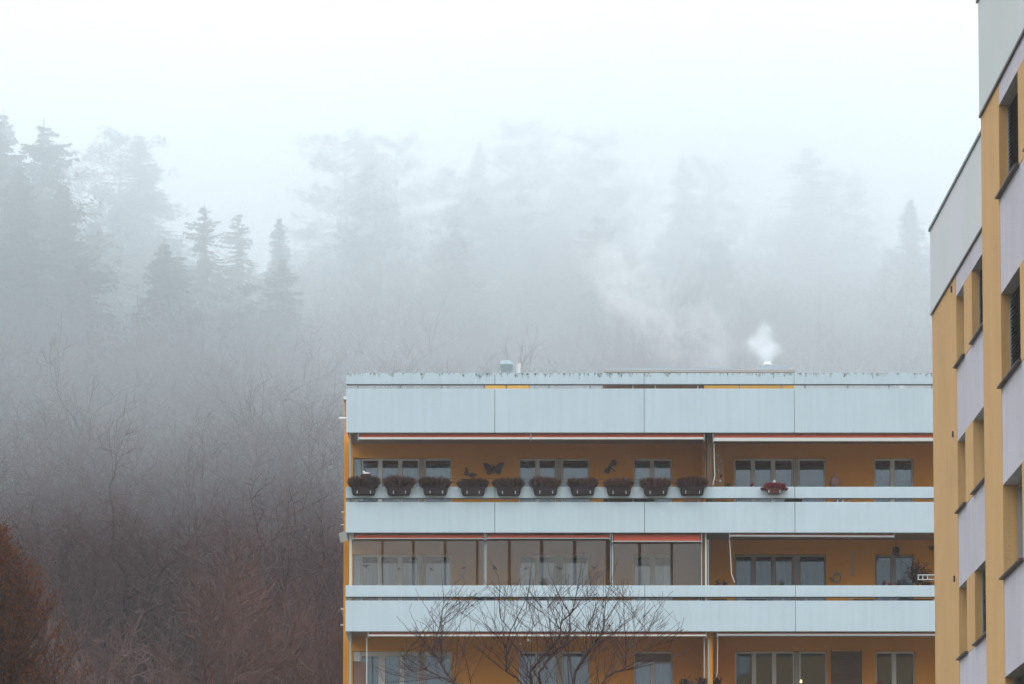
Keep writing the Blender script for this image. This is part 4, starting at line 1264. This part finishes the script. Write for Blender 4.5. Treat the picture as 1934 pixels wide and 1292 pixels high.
def bare_proto(name, seed, H, m_tw, twigw=0.018, spread=0.62, child=(3, 5), maxl=6, trunkf=0.38, up=0.1, wob=.22, r0=0.24, dens=1):
    rg = random.Random(seed)
    th, tn = MB(), MB()
    e = bpy.data.objects.new(name, None)
    branchy(th, tn, (0, 0, -0.6), (rg.gauss(0, .05), rg.gauss(0, .05), 1), H * trunkf, r0, 0, maxl, rg, up, wob, spread, 3, None, twigw, child)
    # normalise to unit height H
    zmax = max(v[2] for v in tn.v)
    s = H / zmax
    for mb in (th, tn): mb.v = [(x * s, y * s, z * s) for x, y, z in mb.v]
    a = bpy.data.objects.new("trunk", th.mesh("trunk", "bark")); a.parent = e
    b = bpy.data.objects.new("crown", tn.mesh("crown", m_tw)); b.parent = e
    return e, (th, tn)

def spruce_proto(name, seed, H, W, dens=1.0, ragged=0.3):
    rg = random.Random(seed)
    tr, nd = MB(), MB()
    tr.tube([(0, 0, -0.5), (0.05, 0, H * .5), (0, 0, H)], [H * .011, H * .007, 0.02], 6)
    z = H * 0.12
    while z < H * 0.985:
        t = z / H
        Lmax = W / 2 * min(1.0, ((1 - t) * 1.9) ** 0.8 + 0.03) * (0.85 + 0.15 * math.sin(z * 2.1))
        nb = max(5, int(9 * dens + rg.random() * 3))
        for i in range(nb):
            a = rg.uniform(0, 2 * math.pi)
            L = Lmax * rg.uniform(1 - ragged * 1.6, 1.0 + ragged * .6)
            if noise.noise(Vector((math.cos(a) * 1.3, math.sin(a) * 1.3, z * .35 + seed * 7))) > .28: L *= .55
            if rg.random() < 0.07: L *= 1.25
            zo = rg.uniform(-.7, .5) * (1.1 - t)
            dr = Vector((math.cos(a), math.sin(a), 0)); sdv = Vector((-math.sin(a), math.cos(a), 0))
            droop = 0.30 + 0.25 * (1 - t)
            n = 4 + int(L * 1.5); prev = Vector((0, 0, z + zo))
            for k in range(1, n + 1):
                u = k / n
                zz = z + zo + L * (-droop * u + 0.14 * u * u + (0.25 * u if t > .85 else 0))
                q = dr * (L * u) + Vector((0, 0, zz))
                wd = (0.16 + 0.5 * L * 0.3 * math.sin(math.pi * min(1, u * .85 + .1))) * rg.uniform(.7, 1.2)
                # flat spray on both sides, torn
                for s_ in (-1, 1):
                    tip = prev + dr * (L / n) * rg.uniform(0.5, 1.3) + sdv * s_ * wd * rg.uniform(0.6, 1.3) + Vector((0, 0, -rg.uniform(.02, .22)))
                    nd.tri(prev, q, tip)
                # hanging curtain twigs
                for h in range(2):
                    c = prev.lerp(q, rg.random()) + sdv * rg.uniform(-wd, wd) * .5
                    hl = rg.uniform(.15, .5) * (0.5 + 0.5 * (1 - t))
                    ww = rg.uniform(.03, .08)
                    nd.tri(c - dr * ww, c + dr * ww, c + Vector((rg.gauss(0, .04), rg.gauss(0, .04), -hl)))
                prev = q
        z += H * 0.0095 * rg.uniform(.7, 1.3) / max(dens, .5) + 0.03
    e = bpy.data.objects.new(name, None)
    a = bpy.data.objects.new("trunk", tr.mesh("trunk", "bark")); a.parent = e
    b = bpy.data.objects.new("crown", nd.mesh("crown", "needles")); b.parent = e
    return e, (tr, nd)

def leafy_pine_proto(name, seed, H, W):
    """Scots pine / larch like: tall trunk, uneven clumped crown high up."""
    rg = random.Random(seed)
    tr, nd = MB(), MB()
    tr.tube([(0, 0, -.5), (rg.gauss(0, .3), 0, H * .4), (rg.gauss(0, .4), 0, H * .75), (0, 0, H * .97)], [.28, .22, .13, .03], 7)
    for i in range(95):
        t = rg.uniform(.2, 1.0) ** 0.9; z = H * t
        a = rg.uniform(0, 6.28)
        L = W / 2 * (0.35 + 0.65 * math.sin(math.pi * min(.6, (1 - t) * 1.1 + .06))) * rg.uniform(.5, 1.1)
        p0_ = Vector((0, 0, z)); p1_ = p0_ + Vector((math.cos(a) * L, math.sin(a) * L, L * rg.uniform(-.1, .45)))
        tr.tube([p0_, p0_.lerp(p1_, .5) + Vector((0, 0, -.1 * L)), p1_], [.05, .035, .015], 3)
        for k in range(int(3 + L * 2)):
            u = rg.uniform(.4, 1.05); c = p0_.lerp(p1_, u) + Vector((rg.gauss(0, .3), rg.gauss(0, .3), rg.gauss(.1, .2)))
            R_ = rg.uniform(.3, .7)
            for q in range(20):
                d_ = Vector((rg.gauss(0, 1), rg.gauss(0, 1), rg.gauss(0, .6))).normalized() * R_ * rg.uniform(.3, 1)
                w_ = d_.cross(Vector((rg.gauss(0, 1), rg.gauss(0, 1), 1))).normalized() * .05
                b_ = c + d_ * .5
                nd.tri(b_ - w_, b_ + w_, c + d_ * 1.25)
    e = bpy.data.objects.new(name, None)
    a = bpy.data.objects.new("trunk", tr.mesh("trunk", "bark")); a.parent = e
    b = bpy.data.objects.new("crown", nd.mesh("crown", "needles")); b.parent = e
    return e, (tr, nd)

PH = 24.0
spr = [spruce_proto("spruce_tree", 1, PH, 8.0)[0], spruce_proto("spruce_tree", 2, PH, 6.4, 1.1, .35)[0], spruce_proto("spruce_tree", 3, PH, 9.5, .8, .45)[0]]
pin = [leafy_pine_proto("pine_tree", 4, PH, 8.5)[0], leafy_pine_proto("pine_tree", 5, PH, 7.0)[0]]
dec = [bare_proto("bare_tree", 11, 20.0, "twigfar", 0.013, .95, up=.02, wob=.34, r0=.36)[0], bare_proto("bare_tree", 12, 20.0, "twigfar", 0.013, .85, up=.03, wob=.3, r0=.34)[0], bare_proto("bare_tree", 13, 20.0, "twigfar", .013, 1.05, up=.02, wob=.34, r0=.34)[0]]
rus = [bare_proto("rusty_tree", 21, 12.0, "twigrust", 0.0045, .85, (3, 5), 7, .3, .04, .3)[0], bare_proto("rusty_tree", 22, 12.0, "twigrust", 0.0045, .95, (3, 5), 7, .25, .03, .3)[0]]
base_h = {**{id(p): PH for p in spr + pin}, **{id(p): 20.0 for p in dec}, **{id(p): 12.0 for p in rus}}

SKY = [(-60, 200), (5, 212), (30, 300), (60, 235), (80, 222), (110, 235), (150, 330), (185, 330), (215, 260), (242, 240), (300, 300), (330, 400), (360, 410), (385, 378), (415, 440), (450, 392), (490, 440), (525, 400), (570, 440), (600, 450), (635, 320), (665, 250), (745, 265), (800, 350), (860, 340), (905, 262), (945, 310), (985, 245), (1035, 290), (1090, 235), (1125, 262), (1160, 300), (1180, 420), (1230, 410), (1290, 290), (1340, 305), (1380, 420), (1430, 400), (1480, 330), (1530, 270), (1590, 335), (1625, 440), (1660, 450), (1720, 370), (1790, 360), (1900, 360)]
def skyline(px_):
    for (a, ya), (b, yb) in zip(SKY, SKY[1:]):
        if a <= px_ <= b: return ya + (yb - ya) * (px_ - a) / (b - a)
    return 300
placed = []
rnd = random.Random(21)
def plant(protos, X, Y, H, label, group, cat="tree", wmul=1.0):
    pr = protos[rnd.randrange(len(protos))]
    s = H / base_h[id(pr)]
    z = hill(X, Y)
    o = copy_tree(pr, (X, Y, z - 0.2), rnd.uniform(0, 6.28), (s * wmul, s * wmul, s), label, group)
    o['category'] = cat
    placed.append((X, Y))
    return o
# skyline trees placed one by one: (pixel column, top row, distance, kind, width)
names = {
 's': (spr, "spruce"), 'p': (pin, "pine"), 'd': (dec, "bare tree")}
sky_trees = [
 (-14, 215, 238, 's', 1.4, "dark dense spruce at the far left edge"),
 (34, 300, 232, 's', 1.3, "lower dark spruce between the two tall left ones"),
 (118, 335, 236, 's', 1.3, "dark spruce at the right flank of the left group"),
 (62, 285, 240, 'p', 1.3, "dark pine in the middle of the left group"),
 (-40, 260, 240, 's', 1.3, "dark spruce cut by the left edge"),
 (160, 470, 232, 's', 1.2, "short dark spruce right of the left group"),
 (2, 205, 250, 's', 1.1, "tallest spruce at the far left edge, fading into the fog"),
 (80, 222, 246, 's', 1.25, "tall pointed spruce left of the gap, its top in the fog"),
 (225, 262, 278, 'p', 1.3, "pale round-topped conifer just left of the gap in the tree line"),
 (262, 248, 284, 's', 1.25, "pale broad conifer right beside the gap in the tree line"),
 (385, 378, 250, 's', 0.95, "left one of three darker spruces in front of the fog"),
 (450, 392, 256, 's', 0.85, "middle one of three darker spruces in front of the fog"),
 (527, 402, 262, 's', 0.95, "right one of three darker spruces in front of the fog"),
 (650, 262, 296, 'p', 1.4, "faint broad conifer above the left end of the balcony block"),
 (700, 258, 304, 's', 1.2, "very faint conifer behind the broad one left of centre"),
 (748, 265, 306, 'p', 1.2, "faint rounded pine above the left end of the roof"),
 (905, 258, 303, 's', 0.9, "faint slim spruce above the round roof vent"),
 (860, 330, 296, 'p', 1.2, "faint pine left of the slim spruce above the vent"),
 (985, 242, 306, 'p', 1.2, "faint tall pine above the white vent pipe"),
 (1045, 290, 298, 'd', 1.0, "faint bare tree between the two tallest faint pines"),
 (1090, 232, 304, 'd', 1.2, "tallest faint bare tree above the middle of the roof"),
 (1125, 262, 300, 'p', 1.1, "faint pine right of the tallest bare tree"),
 (1290, 288, 303, 's', 1.1, "faint spruce behind the drifting steam"),
 (1340, 306, 305, 'p', 1.1, "very faint pine right of the drifting steam"),
 (1480, 325, 300, 'd', 1.1, "faint bare tree above the steaming flue"),
 (1530, 268, 302, 's', 1.35, "tall faint spruce right of the steaming flue"),
 (1590, 335, 298, 'p', 1.2, "faint pine right of the tall faint spruce"),
 (1720, 368, 262, 's', 1.2, "grey conifer just left of the yellow tower's roof corner"),
 (1665, 452, 256, 'd', 1.1, "grey bare tree left of the conifer by the tower"),
]
for px_, py_, Y, k, wm, lb in sky_trees:
    X = PX(px_, Y, 500); H = PZ(py_, Y) - hill(X, Y) + .2
    plant(names[k][0], X, Y, H, lb, None, wmul=wm)
# tall bare trees whose trunks can be made out near the foot of the slope
for px_, py_, Y, lb in ((232, 800, 172, "tall bare tree with a dark leaning trunk in the lower left mist"), (300, 770, 176, "tall bare tree with an upright dark trunk left of the block"), (105, 850, 168, "broad bare tree above the orange tree"), (430, 830, 170, "bare tree midway between the orange tree and the block"), (545, 790, 180, "bare tree whose crown nearly touches the block's corner"), (15, 760, 184, "bare tree cut off by the left edge of the picture")):
    X = PX(px_, Y, 900); plant(dec, X, Y, PZ(py_, Y) - hill(X, Y) + .2, lb, None)
# the rest of the wood
LABELS = {
 's': ("dark spruce among the fogbound trees on the hillside", "spruces in the fogbound wood"),
 'p': ("clumpy pine among the fogbound trees on the hillside", "pines in the fogbound wood"),
 'd': ("leafless broad tree among the fogbound trees on the hillside", "bare trees in the fogbound wood"),
 'r': ("rust coloured small tree at the foot of the foggy hillside", "rust coloured trees at the foot of the hill")}
Y = 141.0
while Y < 312:
    step = 5.2 if Y < 200 else 6.4
    xr = 0.150 * Y + 5
    X = -xr + rnd.uniform(0, step)
    while X < xr:
        x = X + rnd.gauss(0, 1.0); y = Y + rnd.gauss(0, 1.4)
        X += step * rnd.uniform(.8, 1.25)
        px_ = TOPX(x, y)
        if px_ > 1830: continue
        if any((x - a) ** 2 + (y - b) ** 2 < 5 for a, b in placed): continue
        fr = rnd.random()
        leftish = px_ < 640
        if y < 165: k = 'r' if fr < .65 else 'd'
        elif y < 215: k = 'd'
        elif y < 234 or (y < 250 and not leftish): k = 'd'
        else:
            if leftish: k = 's' if fr < .55 else ('d' if fr < .85 else 'p')
            else: k = 'd' if fr < .6 else ('p' if fr < .85 else 's')
        H = {'s': rnd.uniform(19, 26), 'p': rnd.uniform(18, 24), 'd': rnd.uniform(15, 21), 'r': rnd.uniform(9, 14)}[k]
        z = hill(x, y)
        hw = 4.0
        lim = max(skyline(px_), skyline(px_ - 35) - 30, skyline(px_ + 35) - 30) + 70
        zmax_ = PZ(lim, y)
        if z + H > zmax_: H = zmax_ - z
        if H < 7: continue
        ty = TOPY(z + H, y)
        if 690 < px_ and ty > 640: continue          # hidden behind the block
        pr = {'s': spr, 'p': pin, 'd': dec, 'r': rus}[k]
        zone = "left of the block" if px_ < 645 else "above the block's roof" if px_ < 1400 else "above the roof's right end"
        tone = "dark" if ty > 800 else "greyish" if ty > 520 else "pale"
        if k == 'r': lb_, gp_ = LABELS[k]
        else:
            kn = {'s': 'spruce', 'p': 'pine', 'd': 'leafless tree'}[k]
            lb_ = "%s %s in the foggy hillside wood %s" % (tone, kn, zone); gp_ = "%s %ss in the wood %s" % (tone, kn, zone)
        plant(pr, x, y, H, lb_, gp_, wmul=rnd.uniform(.9, 1.15) * (1.35 if k == 's' else 1))
    Y += step * .9

# --- small bare trees left of the block and behind the orange one
def special_bare(name, lb, px_, Y, topy, seed, m_tw, twigw, spread, up, maxl=6, wm=1.0, child=(3, 5), trunkf=.22, H0=9, wob=.2):
    e, _ = bare_proto(name, seed, H0, m_tw, twigw, spread, child, maxl, trunkf, up, wob, r0=.2)
    COL.objects.link(e)
    for c in e.children: COL.objects.link(c)
    X = PX(px_, Y, 1150); H = PZ(topy, Y)
    s = H / H0
    e.location = (X, Y, 0); e.scale = (s * wm, s * wm, s)
    e.rotation_euler = (0, 0, 0.3 * seed)
    tag(e, lb, "tree")
    return e
special_bare("bare_tree", "bare brown tree rising beside the left edge of the block", 622, 122, 1048, 31, "twig", .0035, .72, .06, wm=.75, maxl=7, wob=.2, child=(3, 5))
special_bare("bare_tree", "leafless shrubby tree a little left of the block's corner", 560, 128, 1110, 32, "twig", .0038, .8, .05, wm=.8, maxl=7, wob=.2, child=(3, 5))
special_bare("bare_tree", "bare reddish tree standing behind the orange tree", 75, 112, 925, 33, "twig", .0038, .8, .05, wm=.9, maxl=7, wob=.2, child=(3, 5))
special_bare("bare_tree", "bare tree right behind the orange tree's slope", 190, 125, 1075, 34, "twig", .0038, .85, .05, wm=.9, maxl=7, wob=.2, child=(3, 5))

# --- orange tree at the lower left, nearer than the wood
YO2 = 72.0
ox = PX(-100, YO2, 1150); zap = PZ(868, YO2)
e = empty("orange_beech_tree", (ox, YO2, 0), "dense cone shaped tree full of rusty orange leaves at the lower left", "tree")
th, lf = MB(), MB()
rg = random.Random(99)
th.tube([(ox, YO2, -.3), (ox + .05, YO2, 5), (ox, YO2, zap - 1)], [.22, .14, .03], 8)
def crown_r(z):
    t = (zap - z)
    return max(0.0, 0.86 * t ** 0.93) if t < 5.2 else 3.98 - 0.06 * (t - 5.2)
for i in range(2100):
    z0_ = rg.uniform(5.2, zap - 0.8); a = rg.uniform(0, 6.283)
    p = Vector((ox, YO2, z0_)); pts = [p.copy()]
    d = Vector((math.cos(a), math.sin(a), rg.uniform(.7, 1.3))).normalized()
    n = rg.randint(7, 13); step_ = .38
    for k in range(n):
        d = (d + Vector((rg.gauss(0, .10), rg.gauss(0, .10), .10))).normalized()
        q = pts[-1] + d * step_
        rr = math.hypot(q.x - ox, q.y - YO2)
        if rr > crown_r(q.z) * 1.03: break
        pts.append(q)
    if len(pts) < 3: continue
    rads = [.022 * (1 - k / len(pts)) + .005 for k in range(len(pts))]
    th.tube(pts, rads, 3)
    for k in range(1, len(pts)):
        for t_ in range(7):
            c = pts[k - 1].lerp(pts[k], rg.random())
            tw_ = (d + Vector((rg.gauss(0, .6), rg.gauss(0, .6), rg.gauss(.2, .4)))).normalized()
            L = rg.uniform(.10, .28)
            e2 = c + tw_ * L
            sdv = tw_.orthogonal().normalized() * .004
            th.tri(c - sdv, c + sdv, e2)
            for m2 in range(3 if c.x > ox - .3 else 0):
                b_ = c.lerp(e2, rg.uniform(.3, 1.05))
                dr = Vector((rg.gauss(0, 1), rg.gauss(0, 1), rg.gauss(-.3, .9))).normalized() * rg.uniform(.035, .065)
                ww = dr.cross(Vector((rg.gauss(0, 1), rg.gauss(0, 1), rg.gauss(0, 1)))).normalized() * .019
                lf.quad(b_, b_ + dr * .5 + ww, b_ + dr, b_ + dr * .5 - ww)
th.build("trunk", "bark", e); lf.build("crown", "beech", e)

# --- big bare tree in front of the balconies
YT = 62.0
tx0 = PX(1060, YT, 1292)
e = empty("bare_fruit_tree", (tx0, YT, 0), "large leafless tree with upright shoots in front of the balconies", "tree")
th, tn = MB(), MB()
rg = random.Random(5)
def TP(px_, py_, dy): return Vector((PX(px_, YT + dy, py_), YT + dy, PZ(py_, YT + dy)))
def L7(x, y): return (630 + x * .2337, 990 + y * .2337)
def L8(x, y): return (980 + x * .2337, 990 + y * .2337)
root = Vector((tx0, YT, PZ(1292, YT) - 6.0))
limbs = [  # (polyline in photo columns/rows, depth offset start/end, radius px start/end)
 ([(1055, 1500), (1040, 1400), (1010, 1320), (1001, 1270), L8(150, 1120), L8(240, 1010), L8(330, 890), L8(352, 780), L8(415, 735), L8(455, 620), L8(480, 480), L8(505, 330), L8(522, 225)], 0, -.6, 9, .8),
 ([(1040, 1400), (1030, 1330), L8(160, 1200), L8(270, 1060), L8(390, 940), L8(415, 850), L8(413, 740), L8(350, 620), L8(290, 500), L8(245, 400), L8(222, 265)], 0, .8, 8, .8),
 ([(1060, 1450), (1075, 1340), (1086, 1270), L8(530, 1080), L8(600, 980), L8(660, 900), L8(692, 800), L8(695, 690), L8(700, 600), L8(745, 470), L8(800, 285)], 0, -.9, 9, .8),
 ([(1070, 1420), (1110, 1330), L8(700, 1250), L8(770, 1190), L8(862, 1180), L8(868, 1050), L8(858, 870), L8(850, 700), L8(838, 520), L8(850, 440)], .2, .9, 6.5, .8),
 ([(1055, 1480), (960, 1360), L7(975, 1292), L7(900, 1180), L7(850, 1105), L7(795, 1012), L7(830, 920), L7(855, 840), L7(878, 730), L7(890, 600), L7(880, 480), L7(868, 400)], 0, .5, 6.5, .8),
 ([L7(850, 840), L7(790, 750), L7(742, 662), L7(690, 580), L7(662, 520)], .4, .9, 2.6, .7),
 ([L7(890, 600), L7(960, 500), L7(1030, 330 + 110)], .4, .2, 1.6, .6),
 ([L7(860, 830), L7(950, 770), L7(1020, 690), L7(1010, 560), L7(1070, 465)], .4, 0, 2.2, .6),
 ([(1030, 1350), L7(1480, 1240), L7(1398, 1190), L7(1395, 1000), L7(1430, 860), L7(1530, 660), L7(1575, 540), L7(1600, 300)], .1, -.7, 6, .8),
 ([L7(1395, 1010), L7(1320, 900), L7(1220, 800), L7(1180, 640), L7(1140, 590)], .1, -.4, 3, .7),
 ([L7(1430, 860), L7(1350, 760), L7(1340, 600), L7(1335, 440), L7(1260, 280)], -.2, -.9, 3, .6),
 ([L8(75, 1200), L8(30, 1050), L8(-30, 850), L8(60, 700), L8(100, 400), L8(75, 330)], 0, 1.1, 4, .7),
 ([L8(330, 890), L8(200, 820), L8(130, 740), L8(128, 650)], 0, .6, 2.2, .6),
 ([L8(692, 800), L8(760, 680), L8(830, 600), L8(860, 520)], 0, .6, 2.4, .6),
 ([L8(600, 980), L8(560, 820), L8(610, 700), L8(640, 620), L8(580, 500), L8(575, 400)], -.3, -1.2, 3, .6),
 ([L8(860, 1000), L8(960, 960), L8(1040, 880), L8(1100, 720), L8(1155, 640), L8(1160, 540)], .5, 1.4, 3.2, .6),
 ([L8(1040, 880), L8(980, 790), L8(920, 690), L8(880, 580)], .8, 1.2, 2, .6),
 ([L8(1100, 720), L8(1190, 600), L8(1245, 540)], 1.0, 1.3, 1.6, .5),
 ([L7(1000, 1300), L7(760, 1180), L7(640, 1190), L7(560, 1120), L7(575, 1050)], 0, -.8, 4, .8),
 ([L7(760, 1180), L7(680, 1090), L7(590, 1040)], -.3, -.9, 2.4, .7),
 ([L7(1020, 1300), L7(900, 1240), L7(700, 1260), L7(420, 1285), L7(360, 1160)], 0, .8, 3.2, .7),
 ([L7(690, 860), L7(640, 760), L7(612, 700), L7(632, 640)], .6, 1.0, 2, .6),
 ([L7(795, 1012), L7(720, 930), L7(600, 850), L7(510, 745)], .3, 1.2, 2.4, .6),
 ([L8(1180, 930), L8(1280, 890), L8(1300, 790)], .9, 1.1, 1.4, .5),
 ([L8(870, 1100), L8(1000, 1020), L8(1180, 960), L8(1300, 870), L8(1335, 750)], .5, 1.0, 2.4, .5),
]
allseg = []
for pl, d0, d1, r0, r1 in limbs:
    n = len(pl); pts = []; rads = []
    for k, (a, b) in enumerate(pl):
        t = k / (n - 1)
        pts.append(TP(a, b, d0 + (d1 - d0) * t)); rads.append(max(.0035, (r0 * .78 * (1 - t) ** 1.25 + r1 * t) * .5 / F * YT))
    # resample with slight crookedness
    P2, R2 = [pts[0]], [rads[0]]
    for k in range(n - 1):
        for q in (0.33, .66, 1.0):
            p = pts[k].lerp(pts[k + 1], q)
            if q < 1: p += Vector((rg.gauss(0, .006), rg.gauss(0, .02), rg.gauss(0, .006)))
            P2.append(p); R2.append(rads[k] + (rads[k + 1] - rads[k]) * q)
    (th if r0 > 3 else tn).tube(P2, R2, 6 if r0 > 3 else 4)
    allseg.append((P2, R2))
th.tube([root, root + Vector((.05, 0, 2)), root + Vector((-.05, 0, 3.4)), TP(1055, 1500, 0)], [.17, .14, .12, .09], 9)
th.tube([(tx0, YT, -.2), tuple(root)], [.2, .17], 9)
th.tube([TP(1055, 1500, 0), TP(1060, 1450, 0), TP(1070, 1420, .2)], [.09, .08, .06], 7)
def env_top(px_):
    pts = [(755, 1190), (790, 1120), (830, 1092), (870, 1082), (940, 1070), (1010, 1052), (1050, 1050), (1105, 1036), (1150, 1056), (1175, 1060), (1215, 1105), (1250, 1112), (1290, 1168), (1310, 1210)]
    for (a, ya), (b, yb) in zip(pts, pts[1:]):
        if a <= px_ <= b: return ya + (yb - ya) * (px_ - a) / (b - a)
    return 1240
def shoot(p, d, L, r_, lvl):
    n = 4 if lvl < 2 else 3
    pts = [p]; dd_ = d.normalized(); rads = [r_]
    for k in range(n):
        dd_ = (dd_ + Vector((rg.gauss(0, .06), rg.gauss(0, .1), rg.gauss(0, .03))) + Vector((0, 0, .07))).normalized()
        q = pts[-1] + dd_ * (L / n)
        px_, py_ = TOPX(q.x, q.y) , TOPY(q.z, q.y)
        if py_ < env_top(px_) + rg.uniform(-4, 60): break
        pts.append(q); rads.append(max(.003, r_ * (1 - .75 * (k + 1) / n)))
    if len(pts) < 2: return
    tn.tube(pts, rads, 3)
    if lvl < 2:
        for c in range(rg.randint(1, 3) if lvl == 0 else rg.randint(0, 2)):
            i = rg.randrange(len(pts) - 1); q = pts[i].lerp(pts[i + 1], rg.random())
            bd = (pts[i + 1] - pts[i]).normalized()
            sgn = rg.choice((-1, 1)); ang = rg.uniform(.35, .85)
            nd = bd * math.cos(ang) + Vector((sgn, rg.gauss(0, .6), .05)).normalized() * math.sin(ang)
            shoot(q, nd, L * rg.uniform(.4, .75), r_ * .6, lvl + 1)
for P2, R2 in allseg:
    ln = sum((b - a).length for a, b in zip(P2, P2[1:]))
    for k in range(2, len(P2) - 1):
        py_ = TOPY(P2[k].z, P2[k].y)
        if py_ > 1420 or (py_ < 1115 and rg.random() < .6): continue
        prob = .26 if py_ < 1150 else .36 if py_ < 1215 else .8
        for rep in range(2):
            if rg.random() > prob: continue
            bd = (P2[k + 1] - P2[k]).normalized()
            ang = rg.uniform(.3, .9); sgn = rg.choice((-1, 1))
            nd = bd * math.cos(ang) + Vector((sgn, rg.gauss(0, .8), .15)).normalized() * math.sin(ang)
            L = rg.uniform(.45, 1.15) if py_ < 1200 else rg.uniform(.4, 1.25)
            shoot(P2[k], nd, L, min(R2[k] * .6, .010), 0)
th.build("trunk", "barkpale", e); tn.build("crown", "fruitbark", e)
for (px_, py_, m__, s_) in ((1151, 1182, "beech", .05), (1009, 1182, "beech", .035), (997.5, 1209, "cream", .045), (1003, 1210, "cream", .04), (1157, 1177, "dark", .03), (983, 1216, "wood", .04), (1075, 1247, "beech", .05), (1032, 1262, "beech", .04)):
    c = TP(px_, py_, -.2)
    q = MB().quad(c, c + Vector((s_ * .5, .01, s_ * .3)), c + Vector((s_ * .1, 0, -s_)), c + Vector((-s_ * .5, .01, -s_ * .2)))
    mb = MB(); mb.quad(c + Vector((0, 0, s_ * .6)), c + Vector((s_ * .45, .012, -s_ * .1)), c + Vector((s_ * .05, 0, -s_ * .7)), c + Vector((-s_ * .4, -.01, -s_ * .05)))
    mb.build("leaf", m__, e)

# ------------------------------------------------------------------ steam and air
def steam(name, lb, c, rad, dens, scale, seed, power=1.0, m_=None, rot=0, thr=.45, g=.3):
    """Ellipsoid of water vapour whose density falls off from its middle and is torn by noise."""
    m, n, o = newmat(name + "_volume")
    tc = N(n, "ShaderNodeTexCoord")
    ln = N(n, "ShaderNodeVectorMath", operation='LENGTH'); n.links.new(tc.outputs['Object'], ln.inputs[0])
    fall = N(n, "ShaderNodeMapRange"); fall.inputs[1].default_value = 0; fall.inputs[2].default_value = .98; fall.inputs[3].default_value = 1; fall.inputs[4].default_value = 0
    fall.interpolation_type = 'SMOOTHSTEP'
    n.links.new(ln.outputs['Value'], fall.inputs[0])
    geo = N(n, "ShaderNodeMapping"); geo.inputs['Location'].default_value = (seed, seed * 2, 0); n.links.new(tc.outputs['Object'], geo.inputs[0])
    nz = N(n, "ShaderNodeTexNoise"); nz.inputs['Scale'].default_value = scale; nz.inputs['Detail'].default_value = 5; nz.inputs['Roughness'].default_value = .6; nz.inputs['Distortion'].default_value = .6
    n.links.new(geo.outputs[0], nz.inputs['Vector'])
    mr = N(n, "ShaderNodeMapRange"); mr.inputs[1].default_value = thr; mr.inputs[2].default_value = thr + .22
    n.links.new(nz.outputs[0], mr.inputs[0])
    mu = N(n, "ShaderNodeMath", operation='MULTIPLY'); n.links.new(fall.outputs[0], mu.inputs[0]); n.links.new(mr.outputs[0], mu.inputs[1])
    m3 = N(n, "ShaderNodeMath", operation='MULTIPLY'); n.links.new(mu.outputs[0], m3.inputs[0]); m3.inputs[1].default_value = dens
    v = N(n, "ShaderNodeVolumePrincipled"); v.inputs['Color'].default_value = (.97, .985, 1, 1); v.inputs['Anisotropy'].default_value = g
    n.links.new(m3.outputs[0], v.inputs['Density'])
    n.links.new(v.outputs[0], o.inputs['Volume'])
    bm = bmesh.new(); bmesh.ops.create_icosphere(bm, subdivisions=3, radius=1)
    me = bpy.data.meshes.new(name); bm.to_mesh(me); bm.free(); me.materials.append(m)
    ob = bpy.data.objects.new(name, me); COL.objects.link(ob)
    ob.location = c; ob.scale = rad; ob.rotation_euler = (0, rot, 0)
    ob['kind'] = 'stuff'; ob['label'] = lb; ob['category'] = "steam"
    return ob
ys_ = 111.3
for i_, (px_, py_, rx_, rz_, dn_, lb_) in enumerate(((1449, 672, .27, .30, 10, "densest white steam puff just above the flue cap"), (1441, 655, .46, .36, 9, "broad white steam puff in the middle of the plume"), (1446, 630, .30, .36, 6, "thin upper steam puff at the top of the plume"), (1462, 661, .34, .24, 5, "faint steam wisp leaning to the right of the flue"), (1421, 651, .26, .2, 4, "faint steam wisp drifting left from the plume"))):
    steam("steam_puff", lb_, (PX(px_, ys_), ys_ - .1 * i_, PZ(py_, ys_)), (rx_ * 1.35, .5, rz_ * 1.35), dn_ * .45, 3.0, 3 + i_ * 2, thr=.40, rot=R((0, 20, -15, 40, -30)[i_]))
steam("drifting_steam", "thin drifting steam above the roof left of the flue", (PX(1295, 117), 117, PZ(618, 117)), (1.9, 1.4, 2.9), 2.2, 2.3, 7, rot=R(-52), thr=.5)
steam("drifting_steam", "faint wisps of steam climbing left above the roof", (PX(1165, 119), 119, PZ(530, 119)), (1.5, 1.4, 2.6), 1.5, 2.1, 12, rot=R(-30), thr=.45)

def air(name, x0_, x1_, y0, y1, z0_, z1_, m, lb):
    o = MB().box(x0_, x1_, y0, y1, z0_, z1_).build(name, m)
    o['kind'] = 'stuff'; o['label'] = lb; o['category'] = "fog"
    return o
air("haze", -720, 720, -320, 920, -1.0, 96, mat_volume("thin_haze", (.93, .95, .97), 0.0004, 0.3), "thin pale haze filling the air of the whole scene")
air("fog_bank", -420, 420, 126, 600, 27, 94, mat_volume("hill_fog", (.855, .903, .928), 0.0071, 0.6), "low white fog lying over the wooded hillside")
air("fog_bank", -400, 400, 150, 590, 54, 93, mat_volume("high_fog", (.868, .915, .935), 0.0080, 0.6), "denser white fog hiding the tops of the trees")
steam("added_glow_fog", "added fog patch imitating sun glow among the trees behind the block", (10, 200, 47), (34, 42, 28), 0.026, .8, 5, thr=.3, g=.55)  # added fog lightens the middle in place of sun glow and vignette
